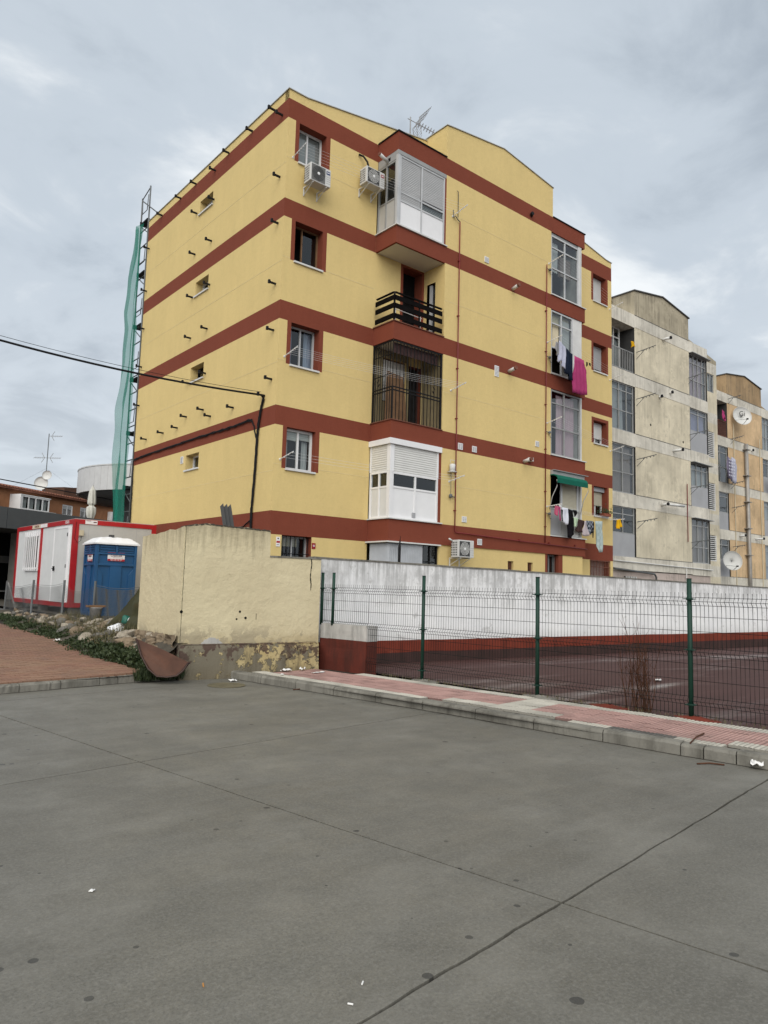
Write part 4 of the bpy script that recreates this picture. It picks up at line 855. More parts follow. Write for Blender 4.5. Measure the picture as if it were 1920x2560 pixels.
# ---- ground floor bay: corrugated sheet and grille
def corr(p, q, z0, z1, n_=60):
    mb = MB(); p, q = Vector(p), Vector(q); d = (q-p); nn = Vector((d.y, -d.x, 0)).normalized()
    k = mb.add([p + d*(i/n_) + nn*(.03 if i % 2 else 0) + Vector((0, 0, z)) for z in (z0, z1) for i in range(n_+1)])
    for i in range(n_): mb.f.append((k+i, k+i+1, k+n_+2+i, k+n_+1+i))
    return mb
corr((UL+.1, DM+.1, 0), (4.38, DM+.06, 0), .5, Bt[1]-.05, 40).build('corrugated_panel', 'corrugated', yl); corr((UL+.1, -.01, 0), (UL+.1, DM+.1, 0), .5, Bt[1]-.05, 26).build('corrugated_panel', 'corrugated', yl)
w = glazing(yl, FM, 4.38, 4.95, .5, Bt[1]-.03, -.10, (.5,), (.6, .8), .03, 'black_iron', 'grille_window')
q = MB(); q.box(UL-.08, 4.98, DM-.06, DM+.06, Bt[1]-.04, Bt[1]-.004); q.box(UL-.08, UL+.05, DM+.06, -.01, Bt[1]-.04, Bt[1]-.004); q.build('awning_edge', 'white_old', yl)
# ---- right bay stack
for k in range(1, 5):
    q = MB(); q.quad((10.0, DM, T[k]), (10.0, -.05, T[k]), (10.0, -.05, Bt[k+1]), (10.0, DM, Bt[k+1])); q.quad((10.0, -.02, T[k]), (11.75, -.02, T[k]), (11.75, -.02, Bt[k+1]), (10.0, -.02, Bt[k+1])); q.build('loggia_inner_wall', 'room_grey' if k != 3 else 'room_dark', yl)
    q = MB(); q.box(11.69, 11.76, DM+.02, -.01, T[k], Bt[k+1]); q.build('loggia_end_wall', 'white_old', yl)
    q = MB(); q.box(9.98, UR+.04, DM-.04, DM+.03, T[k], T[k]+.03); q.build('sill', 'sill_white', yl)
w = glazing(yl, FM, 10.02, 11.58, T[4]+.03, Bt[5]-.1, -.05, (.5,), (.45, .80), .05, 'alu', 'bay_window', skip_back=True); curtain(w, FM, 10.05, 10.6, 12.65, 13.7, -.2, 'curtain_white', 5)
q = MB(**FM); q.box(10.9, 11.5, -.4, -.3, 12.7, 13.4); q.build('inner_frame', 'curtain_taupe', w); q = MB(**FM); q.box(11.58, 11.7, -.09, -.02, T[4]+.03, Bt[5]-.002); q.build('side_panel', 'white_old', w)
q = MB(**FM); q.box(10.0, 11.7, -.12, -.04, Bt[5]-.1, Bt[5]-.002); q.build('shutter_box', 'alu_old', w)
w = glazing(yl, FM, 10.02, 11.24, T[3]+.03, Bt[4]-.02, -.05, (.48,), (.42, .80), .05, 'alu', 'bay_window', open_cols=((0, 0), (0, 1), (1, 0)), skip_back=True); curtain(w, FM, 10.2, 10.55, 9.9, 10.85, -.12, 'curtain_cream', 4); curtain(w, FM, 10.62, 11.2, 9.85, 11.0, -.15, 'curtain_white', 8)
curtain(w, FM, 10.03, 11.2, 10.72, 11.14, -.17, 'curtain_cream', 12, .015)
q = MB(**FM); q.box(11.24, 11.7, -.07, -.03, T[3]+.03, Bt[4]-.002); q.build('side_panel', 'white_old', w)
w = glazing(yl, FM, 10.02, 11.66, T[2]+.03, Bt[3]-.02, -.05, (.46,), (.42, .80), .05, 'alu_old', 'bay_window', skip_back=True); curtain(w, FM, 10.45, 11.45, 6.22, 8.3, -.15, 'curtain_pink', 8, .03)
w = glazing(yl, FM, 10.02, 11.60, T[1]+.03, T[1]+.95, -.05, (.36, .68), (), .04, 'alu_old', 'balcony_front', cell_panel={(0, 0): 'grey_panel', (1, 0): 'cabin_end', (2, 0): 'white_old'}, skip_back=True)
w = MB(**FM); w.box(10.66, 10.72, -.12, -.06, 4.42, 5.5); w.box(11.55, 11.62, -.12, -.06, 4.42, 5.5); w.box(10.66, 11.62, -.13, -.05, 4.42, 4.46); w = w.build('shutter_frame', 'alu', yl); shutter(w, FM, 10.72, 11.55, 4.46, 5.45, -.10, 'shutter_beige')
q = MB(**FM); q.box(10.02, 11.62, -.7, -.66, 4.42, 5.62); q.build('room', 'dark_void', w)
# ---- scaffold anchors left in the end wall
ANC = [(.72, 14.47), (.3, 14.11), (1.94, 14.47), (3.34, 14.47), (4.2, 14.3), (5.57, 14.46), (6.73, 14.45), (8.27, 14.46), (4.18, 13.35), (5.37, 13.37), (.29, 12.36), (.28, 11.07), (4.2, 12.02), (5.34, 11.99), (4.16, 10.62), (5.34, 10.57), (.27, 9.41), (4.17, 9.24), (5.32, 9.24), (.26, 8.16),
       (4.12, 7.85), (5.3, 7.79), (.25, 6.86), (.57, 6.49), (2.25, 6.47), (4.13, 6.74), (3.63, 6.46), (5.29, 6.72), (5.92, 6.47), (7.02, 6.47), (8.43, 6.46), (9.3, 13.6), (9.3, 12.0), (9.3, 10.6), (9.3, 9.2), (9.3, 7.8)]
a_ = MB(); a_.box(-.22, 0, -.028, .028, -.028, .028); a_.box(-.26, -.20, -.035, .035, -.04, .075); am = a_.mesh('wall_anchor', 'black_iron')
for v_, z_ in ANC: inst('wall_anchor', am, (0, v_, z_), yl, scale=(.85, .8, .8))
# ---- vents on the middle wall
def vent(a, z, w_, h_, fr=FM, mt='white_paint'):
    q = MB(**fr); q.box(a-w_/2, a+w_/2, .001, .02, z-h_/2, z+h_/2); o_ = q.build('vent_grille', mt, yl); q = MB(**fr); n_ = max(3, int(h_/.045))
    for i in range(n_):
        zz = z-h_/2+.02+(h_-.04)*(i+.5)/n_
        for sg in (-1, 1): q.box(a+sg*w_*.23-w_*.17, a+sg*w_*.23+w_*.17, .0205, .024, zz-.011, zz+.008)
    q.build('louvre', 'grey_panel', o_)
for a, z, w_, h_ in ((6.76, 11.85, .19, .18), (7.28, 8.41, .19, .34), (5.73, 5.81, .19, .19), (6.33, 5.81, .19, .18), (9.28, 6.42, .18, .18), (5.94, 3.68, .19, .17), (6.61, 3.06, .19, .18)): vent(a, z, w_, h_)
for a, z, L_ in ((8.0, 11.27, .28), (7.86, 8.53, .30), (8.62, 5.75, .32), (8.93, 14.08, .05)):
    q = MB(**FM); q.tube([(a, 0, z), (a-.05, L_, z+.03)], .055, 10); q = q.build('flue_pipe', 'white_old' if L_ > .1 else 'black_iron', yl, True); t_ = MB(**FM); t_.tube([(a-.05, L_, z+.03), (a-.06, L_+.06, z+.035)], .062, 10); t_.build('flue_cap', 'rust_iron' if L_ > .1 else 'black_iron', q)
q = MB(**FM); q.box(8.80, 8.94, .02, .14, 5.78, 5.90); q.build('flue_box', 'white_old', yl)

# ================================================================ THINGS ON THE YELLOW BLOCK
def ac_unit(x0, x1, z0, z1, vw, label, badge, swirl=True, bracket=True):
    """outdoor unit on brackets; x0..x1 front face, vw the wall plane"""
    r = thing('air_conditioner', ((x0+x1)/2, vw-.25, z0-.2), label, 'air conditioner', 'air conditioners on the yellow block')
    f, bk_ = vw-.47, vw-.16
    q = MB(); q.box(x0, x1, f, bk_, z0, z1); c = q.build('casing', 'ac_white', r, bevel=.012)
    gx = x0+(x1-x0)*.38; R_ = min((z1-z0)*.44, (x1-x0)*.34)
    q = MB(); q.box(gx-R_, gx+R_, f-.006, f-.001, (z0+z1)/2-R_, (z0+z1)/2+R_); q.build('fan_grille', 'ac_grille' if swirl else 'ac_dark', c)
    q = MB()
    for k in range(1, 6): q.lathe((gx, f-.008, (z0+z1)/2), [(R_*k/6-.006, 0), (R_*k/6-.006, .006), (R_*k/6+.006, .006), (R_*k/6+.006, 0)], 24, (0, -1, 0))
    for k in range(8 if swirl else 12): a = k*2*PI/(8 if swirl else 12); q.tube([(gx, f-.011, (z0+z1)/2), (gx+R_*math.cos(a), f-.011, (z0+z1)/2+R_*math.sin(a))], .003, 4)
    q.build('fan_guard', 'ac_dark' if swirl else 'ac_white', c)
    q = MB(); q.lathe((gx, f-.012, (z0+z1)/2), [(.04, 0), (.04, .008), (0, .012)], 14, (0, -1, 0)); q.build('fan_hub', 'white_paint', c)
    if badge: q = MB(); q.box(x1-.145, x1-.03, f-.005, f-.001, z1-.16, z1-.07); q.build('badge', badge, c); q = MB(); q.box(x1-.13, x1-.045, f-.007, f-.0055, z1-.125, z1-.10); q.build('badge_mark', 'sign_white', c)
    q = MB()
    for k in range(4): q.box(x1-.15, x1-.02, f-.003, f-.001, z0+.08+k*.06, z0+.085+k*.06)
    q.build('panel_groove', 'ac_grille', c)
    q = MB(); nz = 6
    for k in range(nz):
        for j in range(4): q.box(x0-.004, x0-.001, bk_-.05-j*.062, bk_-.015-j*.062, z0+.05+k*(z1-z0-.08)/nz, z0+.05+(k+.6)*(z1-z0-.08)/nz)
    q.build('side_vents', 'ac_dark', c)
    for x in (x0+.10, x1-.12):
        q = MB(); q.box(x-.018, x+.018, f+.02, vw-.002, z0-.03, z0-.002); q.box(x-.014, x+.014, vw-.025, vw-.002, z0-.24, z0-.03)
        q.prism([(x-.012, 0), (x+.012, 0)], 0, 0) if False else q.tube([(x, f+.05, z0-.03), (x, vw-.02, z0-.22)], .011, 5); q.build('bracket', 'white_old', r)
    return r
ac_unit(.46, 1.10, 12.16, 12.65, 0, 'air conditioner with blue badge and wavy grille below the top left window', 'badge_blue')
r = ac_unit(2.30, 2.95, 12.84, 13.31, 0, 'air conditioner with red badge beside the top floor bay window', 'badge_red', False)
q = MB(); q.tube([(2.34, -.02, 13.85), (2.45, -.10, 13.8), (2.50, -.22, 13.6), (2.52, -.30, 13.32)], .028, 7); q.build('hose', 'black_cable', r, True)
r = ac_unit(5.27, 5.88, 2.54, 3.03, DM, 'plain air conditioner just above the white court wall', None, False)
q = MB(); q.tube([(5.3, DM-.2, 3.0), (5.1, DM-.25, 3.05)], .025, 7); q.build('hose', 'white_old', r, True)

def clothesline(u0, v0, z0, u1, v1, z1, reach, label, lines=5, sag=.05, mt='white_paint', mt2=None, lift0=.12, lift1=.12):
    r = thing('clothesline', (u0, v0, z0), label, 'clothesline', 'clotheslines on the apartment blocks')
    for u_, v_, z_, lf in ((u0, v0, z0, lift0), (u1, v1, z1, lift1)):
        q = MB(); q.tube([(u_, v_, z_), (u_, v_-reach, z_+lf)], .012, 6); q.lathe((u_, v_, z_), [(.03, 0), (.03, .015), (0, .016)], 10, (0, -1, 0))
        for k in range(lines): t = .35+.6*k/(lines-1); q.box(u_-.01, u_+.01, v_-reach*t-.008, v_-reach*t+.008, z_+lf*t-.03, z_+lf*t)
        q.build('arm', mt, r)
    for k in range(lines):
        t = .35+.6*k/(lines-1); A = Vector((u0, v0-reach*t, z0+lift0*t-.02)); B = Vector((u1, v1-reach*t, z1+lift1*t-.02)); q = MB()
        q.tube([tuple(A.lerp(B, i/10) - Vector((0, 0, sag*4*(i/10)*(1-i/10)))) for i in range(11)], .0024, 4, False); q.build('line', mt2 or 'white_paint', r)
    return r
clothesline(.19, 0, 12.86, 5.25, DM, 12.72, .62, 'clothesline from the top left window past both air conditioners')
clothesline(.19, 0, 7.45, 5.30, DM, 7.40, .62, 'clothesline crossing the barred balcony cage')
clothesline(.19, 0, 4.78, 5.30, DM, 4.72, .62, 'clothesline crossing the white enclosed bay', lines=3)
clothesline(9.86, DM, 12.72, 14.85, 0, 12.75, .60, 'clothesline in front of the top right glazed bay')
clothesline(9.80, DM, 9.95, 14.85, 0, 9.9, .60, 'clothesline carrying the pink towel on the right', lift0=.1)
clothesline(9.80, DM, 7.2, 14.85, 0, 7.1, .60, 'empty clothesline in front of the pink curtains')
clothesline(9.80, DM, 4.42, 14.85, 0, 4.45, .60, 'clothesline full of washing under the green awning', lift0=.05, lift1=.0)
# ---- washing
def garment(name, outline, v, mt, label, cat='laundry', wav=.03, group='washing hung on the lines', seed=0, slope=.18):
    """outline (u,z) cut from cloth, hung with folds; v runs back towards the wall with u"""
    us = [p[0] for p in outline]; zs = [p[1] for p in outline]; uc = sum(us)/len(us)
    bm = bmesh.new(); vs = [bm.verts.new((p[0], 0, p[1])) for p in outline]; f = bm.faces.new(vs)
    bmesh.ops.triangulate(bm, faces=[f])
    for _ in range(3): bmesh.ops.subdivide_edges(bm, edges=[e_ for e_ in bm.edges if e_.calc_length() > .07], cuts=1, use_grid_fill=True); bmesh.ops.triangulate(bm, faces=bm.faces[:])
    zt = max(zs)
    for w_ in bm.verts:
        x, z = w_.co.x, w_.co.z; d = min(1, (zt-z)*2.5)
        w_.co.y = v + (x-uc)*slope + wav*1.7*d*math.sin(x*24+seed*1.7+.8*math.sin(z*5)) + wav*.7*noise.noise(Vector((x*6, z*4, seed)))
    me = bpy.data.meshes.new(name); bmesh.ops.recalc_face_normals(bm, faces=bm.faces); bm.to_mesh(me); bm.free(); me.materials.append(M[mt])
    for q in me.polygons: q.use_smooth = True
    c = Vector((uc, v, min(zs)))
    for q in me.vertices: q.co -= c
    o = bpy.data.objects.new(name, me); COL.objects.link(o); o.location = c; ABS[o.name] = c.copy()
    k = o.modifiers.new('solid', 'SOLIDIFY'); k.thickness = .006
    return tag(o, label, cat, group)
def vl_(u): return DM-.45+(u-9.8)*.178         # where the line runs
garment('towel', [(10.68, 9.60), (11.40, 9.62), (11.50, 9.1), (11.66, 8.46), (11.2, 8.36), (10.55, 8.30), (10.6, 9.0)], -1.28, 'cloth_pink', 'large magenta pink towel hanging on the right clothesline', 'towel', .035, seed=3)
garment('trousers', [(10.22, 9.74), (10.66, 9.64), (10.60, 8.72), (10.42, 8.72), (10.38, 9.3), (10.28, 8.85), (10.12, 8.88)], -1.33, 'cloth_navy', 'dark navy trousers hanging left of the pink towel', 'trousers', .03, seed=5)
garment('shirt', [(9.80, 9.90), (10.20, 9.78), (10.26, 9.35), (10.22, 9.0), (10.12, 9.02), (10.08, 9.26), (9.84, 9.22), (9.78, 9.15), (9.66, 9.22), (9.78, 9.5)], -1.36, 'cloth_lavender', 'pale lavender long sleeved shirt on the upper right line', 'shirt', .03, seed=7)
garment('shirt', [(9.58, 9.80), (9.80, 9.82), (9.78, 9.42), (9.70, 9.36), (9.58, 9.40), (9.52, 9.6)], -1.40, 'cloth_grey', 'small grey shirt at the left end of the upper right line', 'shirt', .03, seed=8)
garment('sock', [(11.5, 9.58), (11.62, 9.6), (11.62, 9.5), (11.54, 9.42), (11.49, 9.44)], -1.24, 'cloth_black', 'black sock just right of the pink towel', 'sock', .01)
garment('sock', [(11.68, 9.6), (11.82, 9.62), (11.82, 9.5), (11.70, 9.52)], -1.22, 'cloth_black', 'farther black sock near the right wing window', 'sock', .01)
zt_ = 4.40
for k, (nm, ol, mt, lab, cat) in enumerate((
    ('child_top', [(9.60, 4.40), (9.82, 4.40), (9.78, 4.16), (9.72, 4.07), (9.62, 4.12), (9.56, 4.2)], 'cloth_rose', 'small rose pink top at the left end of the lower line', 'clothing'),
    ('leggings', [(9.88, 4.40), (10.02, 4.40), (10.01, 3.95), (9.90, 3.95)], 'cloth_pink', 'bright pink leggings hanging on the lower line', 'leggings'),
    ('cloth', [(9.95, 4.49), (10.12, 4.44), (10.10, 4.28), (9.94, 4.36)], 'paper', 'crumpled white cloth above the pink leggings', 'cloth'),
    ('trousers', [(10.03, 4.32), (10.14, 4.32), (10.13, 3.93), (10.03, 3.93)], 'cloth_black', 'narrow black garment between pink leggings and white shirt', 'clothing'),
    ('shirt', [(10.14, 4.40), (10.56, 4.41), (10.50, 3.86), (10.36, 3.84), (10.14, 3.94)], 'cloth_white', 'white shirt hanging folded on the lower line', 'shirt'),
    ('trousers', [(10.58, 4.40), (10.92, 4.38), (10.93, 3.95), (10.97, 3.56), (10.82, 3.43), (10.56, 3.46), (10.54, 3.9)], 'cloth_black', 'long black trousers hanging lowest on the lower line', 'trousers'),
    ('vest', [(10.86, 4.39), (11.12, 4.40), (11.16, 4.30), (11.06, 4.18), (10.92, 4.2)], 'cloth_black', 'small black vest right of the black trousers', 'clothing'),
    ('shirt', [(10.92, 4.15), (11.30, 4.15), (11.22, 3.84), (10.93, 3.84)], 'cloth_green', 'pale green patterned shirt on the lower line', 'shirt'),
    ('sweater', [(11.30, 4.13), (11.80, 4.11), (11.72, 3.86), (11.60, 3.70), (11.30, 3.66), (11.16, 3.74), (11.26, 3.9)], 'cloth_brown', 'dark brown sweater on the lower line', 'sweater'),
    ('skirt', [(11.74, 4.10), (11.86, 4.10), (12.04, 3.62), (11.80, 3.57), (11.56, 3.60)], 'cloth_mauve', 'pale mauve skirt between the sweater and checked shirt', 'skirt'),
    ('shirt', [(11.88, 4.13), (12.48, 4.16), (12.42, 3.74), (12.24, 3.66), (12.02, 3.70)], 'cloth_check', 'dark checked shirt on the lower line', 'shirt'),
    ('jacket', [(12.30, 3.72), (12.46, 4.16), (12.58, 4.14), (12.58, 3.58), (12.49, 3.58), (12.44, 3.74)], 'cloth_black', 'black jacket sleeve hanging beside the striped towel', 'jacket'),
    ('towel', [(12.56, 4.17), (13.20, 4.22), (13.25, 3.6), (13.20, 3.12), (12.84, 3.08), (12.68, 3.5)], 'cloth_towel', 'long pale grey green towel at the right end of the lower line', 'towel'),
    )):
    uc = sum(p[0] for p in ol)/len(ol); garment(nm, ol, vl_(uc)+.02*(k % 3), mt, lab, cat, .025, seed=k+20, slope=.178)
garment('shirt', [(14.12, 4.34), (14.52, 4.42), (14.64, 4.12), (14.42, 4.10), (14.36, 4.02), (14.16, 4.06)], -.66, 'cloth_yellow', 'bright yellow shirt hanging farthest right on the lower line', 'shirt', .03, seed=40)
# ---- green awning
aw = thing('awning', (10.8, DM-.2, 5.2), 'rolled green cloth awning with grey arms over the lower right balcony', 'awning')
q = MB(); k_ = []
prof = [(-.02, 5.50), (-.16, 5.50), (-.28, 5.45), (-.33, 5.36), (-.33, 5.20), (-.31, 5.20), (-.31, 5.35), (-.26, 5.43), (-.15, 5.475), (-.02, 5.475)]
q.O, q.A, q.N = Vector((0, DM, 0)), Vector((0, 1, 0)), Vector((1, 0, 0)); q.prism(prof, 9.95, 11.62); q.build('cloth', 'awning_green', aw)
for x in (9.93, 11.64): q = MB(); q.tube([(x, DM-.30, 5.3), (x-.03, DM-.34, 5.08), (x, DM-.12, 4.75), (x, DM-.02, 4.35)], .014, 6); q.build('arm', 'grey_tube', aw, True)
q = MB(); q.box(9.98, 11.75, DM-.10, DM-.002, 5.50, 5.655); q.box(9.98, 11.9, DM-.16, DM-.10, 5.64, 5.66); q.build('housing', 'alu_old', aw)
# ---- gas pipes
def clipped_pipe(pts, r, label, mt='red_pipe', clips=()):
    o = thing('gas_pipe', pts[-1], label, 'pipe'); q = MB(); q.tube(pts, r, 8); q.build('pipe', mt, o, True)
    for c in clips: q = MB(); q.box(c[0]-.03, c[0]+.03, c[1]-.02, c[1]+.05, c[2]-.012, c[2]+.012); q.build('clip', mt, o)
    return o
g1 = clipped_pipe([(5.52, DM-.05, 12.63), (5.52, DM-.05, 3.30), (5.56, DM-.05, 3.27), (8.5, DM-.05, 3.2), (11.97, DM-.05, 3.14)], .017, 'thin dark red gas pipe running down beside the left bays and along the lowest band', clips=[(5.52, DM-.05, z) for z in (11.4, 9.7, 8.1, 6.6, 5.0, 3.9)] + [(x, DM-.05, 3.24) for x in (6.9, 8.4, 9.9, 11.3)])
q = MB(); q.tube([(5.52, DM-.05, 12.62), (5.40, DM-.06, 12.66), (5.32, DM-.05, 12.74), (5.26, DM-.05, 12.66), (5.24, DM-.05, 12.78), (5.24, DM-.04, 12.9)], .014, 6); q.tube([(5.44, DM-.04, 12.75), (5.44, DM-.04, 13.55), (5.38, DM-.04, 13.56)], .010, 6); q.build('meter_fitting', 'old_steel', g1, True)
q = MB(); q.tube([(5.52, DM-.05, 4.28), (5.36, DM-.05, 4.3)], .012, 6); q.lathe((5.32, DM-.06, 4.24), [(.0, 0), (.05, .02), (.05, .10), (0, .13)], 10); q.tube([(5.33, DM-.05, 4.36), (5.33, DM-.05, 5.0)], .007, 5); q.build('regulator', 'old_steel', g1, True)
q = MB(); q.box(5.2, 5.40, DM-.22, DM-.02, 4.98, 5.0); q.lathe((5.31, DM-.12, 5.0), [(.0, 0), (.085, .0), (.085, .20), (.07, .215), (0, .22)], 14); q.tube([(5.23, DM-.12, 5.2), (5.23, DM-.12, 5.33), (5.4, DM-.12, 5.33), (5.4, DM-.12, 5.2)], .009, 5); q.build('wall_lantern', 'white_old', g1, True)
g2 = clipped_pipe([(9.70, DM-.05, 12.62), (9.68, DM-.05, 8.5), (9.66, DM-.05, 3.22)], .017, 'thin dark red gas pipe running down left of the glazed right bays', clips=[(9.68, DM-.05, z) for z in (11.0, 9.6, 7.8, 6.3, 4.9, 3.75)])
for z in (12.5, 9.45, 6.9, 4.2):
    q = MB(); q.tube([(9.69, DM-.05, z), (9.80, DM-.05, z-.02)], .012, 6); q.lathe((9.86, DM-.06, z-.06), [(.0, 0), (.045, .015), (.045, .07), (0, .10)], 10); q.tube([(9.86, DM-.06, z-.06), (9.9, DM-.06, z-.18), (9.97, DM-.05, z-.16)], .009, 5); q.build('regulator', 'old_steel', g2, True)
# ---- cables
def cable(name, pts, r, label, parent=None, mt='black_cable', cat='cable'):
    q = MB(); q.tube(pts, r, 6); o = q.build(name, mt, parent, True)
    if label: tag(o, label, cat)
    return o
def catenary(A, B, sag, n=24): A, B = Vector(A), Vector(B); return [tuple(A.lerp(B, i/n) - Vector((0, 0, sag*4*(i/n)*(1-i/n)))) for i in range(n+1)]
oc = thing('overhead_cable', (-.1, .66, 6.5), 'thick black overhead cable reaching the corner of the yellow block from the left', 'cable')
A_ = Vector((-.06, .66, 6.52)); B_ = Vector((-12.0, 3.1, 8.06))
q = MB(); q.tube(catenary(A_, B_, .45), .026, 7); q.build('cable', 'black_cable', oc, True)
q = MB(); q.tube([(p[0], p[1], p[2]+.075) for p in catenary(A_, B_, .42)], .006, 4); q.build('carrier_wire', 'black_cable', oc)
wb = thing('cable_bundle', (-.04, .9, 3.1), 'black cable bundle running down the end wall and along the second band', 'cable')
def wall_cable(pts, r, seed, j=.012): q = MB(); q.tube([(-.03 - .012*abs(math.sin(i*1.3+seed)), v_ + j*noise.noise(Vector((i*.9, seed, 1))), z_ + j*noise.noise(Vector((i*.7, 5, seed)))) for i, (v_, z_) in enumerate(pts)], r, 6); q.build('cable', 'black_cable', wb, True)
def dens(pts, k=6): return [(a[0]+(b_[0]-a[0])*i/k, a[1]+(b_[1]-a[1])*i/k) for a, b_ in zip(pts, pts[1:]) for i in range(k)] + [pts[-1]]
down = [(.66, 6.50), (.56, 6.42), (.66, 6.20), (.76, 5.80), (.80, 5.41), (.83, 4.61), (.92, 3.56), (.91, 2.5)]
wall_cable(dens(down), .022, 1); wall_cable(dens([(a+.03, z) for a, z in down[1:]]), .018, 4); wall_cable(dens([(a-.03, z-.02) for a, z in down[1:]]), .016, 7)
along = [(.80, 5.30), (1.0, 5.75), (1.12, 5.93), (1.3, 5.96), (2.0, 5.93), (2.91, 5.93), (4.2, 5.94), (5.61, 5.93), (7.17, 5.92), (8.72, 5.90), (9.36, 5.87)]
wall_cable(dens(along), .020, 2, .03); wall_cable(dens([(a, z-.03) for a, z in along[2:]]), .016, 9, .04); wall_cable(dens([(9.30, 5.87), (9.40, 5.8), (9.36, 4.66), (9.34, 3.0), (9.36, 1.0)]), .016, 3); wall_cable(dens([(.90, 3.3), (1.3, 3.12), (2.1, 3.02), (2.8, 2.98)]), .018, 5, .03)
# ---- roof aerial
ant = thing('tv_antenna', (5.05, .9, 15.3), 'television aerial with a grid reflector on the roof of the yellow block', 'antenna')
q = MB(); q.tube([(5.05, .9, 15.0), (5.05, .9, 16.72)], .022, 6); q.build('mast', 'alu_old', ant)
bx = Vector((5.05, .9, 16.62)); dirb = Vector((.93, -.37, -.30)).normalized(); sidev = Vector((.37, .93, 0)).normalized(); upv = Vector((.26, -.1, .96))
q = MB(); q.tube([tuple(bx-dirb*.1), tuple(bx+dirb*1.12)], .013, 5); q.build('boom', 'alu_old', ant)
for k in range(8):
    c = bx + dirb*(.32+.10*k); q = MB(); q.tube([tuple(c - sidev*.13 + upv*.05*math.cos(t)+ sidev*.26*(t/PI-.0)*1.0 if False else c + sidev*.12*math.cos(t) + upv*.07*math.sin(t)) for t in [i*2*PI/10 for i in range(11)]], .008, 4, False); q.build('element', 'alu_old', ant)
for sg in (1, -1):
    q = MB(); rd = (upv*sg*.75 + dirb*.35).normalized()
    for s_ in (-.30, 0, .30): q.tube([tuple(bx+dirb*.2+sidev*s_), tuple(bx+dirb*.2+sidev*s_+rd*.56)], .012, 4)
    for k in range(7): q.tube([tuple(bx+dirb*.2-sidev*.33+rd*(.08+.088*k)), tuple(bx+dirb*.2+sidev*.33+rd*(.08+.088*k))], .005, 4)
    q.build('reflector', 'alu_old', ant)
# ---- scaffold at the far corner
scf = thing('scaffold', (0, 10, .66), 'narrow steel scaffold tower with green netting at the far corner of the yellow block', 'scaffold')
for v_, zt in ((9.70, 16.2), (10.44, 16.0)):
    for u_ in (.05, 2.3): q = MB(); q.tube([(u_, v_, .66), (u_, v_, zt)], .030, 8); q.build('standard', 'old_steel', scf, True)
zz = 1.6
while zz < 15.2:
    q = MB(); q.tube([(.05, 9.7, zz), (.05, 10.44, zz)], .021, 6); q.build('transom', 'old_steel', scf); zz += .62
for z_ in (2.9, 4.9, 6.9, 8.9, 10.9, 12.9, 14.9):
    q = MB(); q.box(0, 2.4, 9.72, 10.42, z_, z_+.05); q.box(.0, 2.4, 10.40, 10.43, z_, z_+.16); q.build('deck', 'black_iron', scf); q = MB(); q.tube([(.05, 10.42, z_+.05), (2.3, 10.42, z_+1.05)], .018, 6); q.build('brace', 'old_steel', scf)
    q = MB(); q.tube([(.05, 9.72, z_-.5), (.05, 10.43, z_-.02)], .018, 6); q.tube([(.03, 9.80, z_+1.0), (.03, 9.86, z_+.42), (.03, 10.3, z_+.42), (.03, 10.36, z_+1.0)], .016, 6); q.build('end_rail', 'old_steel', scf, True)
q = MB(); q.tube([(.05, 10.44, 15.95), (.05, 9.7, 16.15)], .02, 6); q.tube([(.05, 10.42, 15.9), (-.05, 8.35, 14.5)], .022, 6); q.build('top_brace', 'old_steel', scf)
prof = [(3.2, .42), (4.1, .40), (5.1, .62), (5.7, .55), (6.7, .62), (8.0, .72), (8.9, .48), (9.7, .36), (11.0, .42), (11.6, .62), (12.9, .52), (13.8, .2), (14.75, .06)]
def netfn(i, j):
    z = 3.2 + j*11.54; w_ = .06
    for (z0, w0), (z1, w1) in zip(prof, prof[1:]):
        if z0 <= z <= z1+1e-6: w_ = w0+(w1-w0)*(z-z0)/(z1-z0)
    rr = .13*math.sin(i*10+z*.6)*(.4+i) + .10*noise.noise(Vector((i*5, z*.9, 3)))
    return (-.12-.10*math.sin(i*PI)*w_-rr*.5, 9.78 + i*(.66+w_*.95) + rr*.5, z - .25*i*(1-j)*0 + .12*math.sin(i*5)*(1-j))
q = MB(); q.grid(netfn, 22, 70); q.build('safety_net', 'scaffold_net', scf, True)
up_ = thing('utility_pole', (-12.05, 3.1, .4), 'wooden utility pole carrying the black overhead cable', 'pole')
q = MB(); q.tube([(-12.05, 3.1, 0), (-12.05, 3.1, 8.5)], [.14, .10], 10); q.build('pole', 'timber_tan', up_, True); q = MB(); q.box(-12.2, -11.9, 3.05, 3.15, 7.98, 8.06); q.build('bracket', 'old_steel', up_)

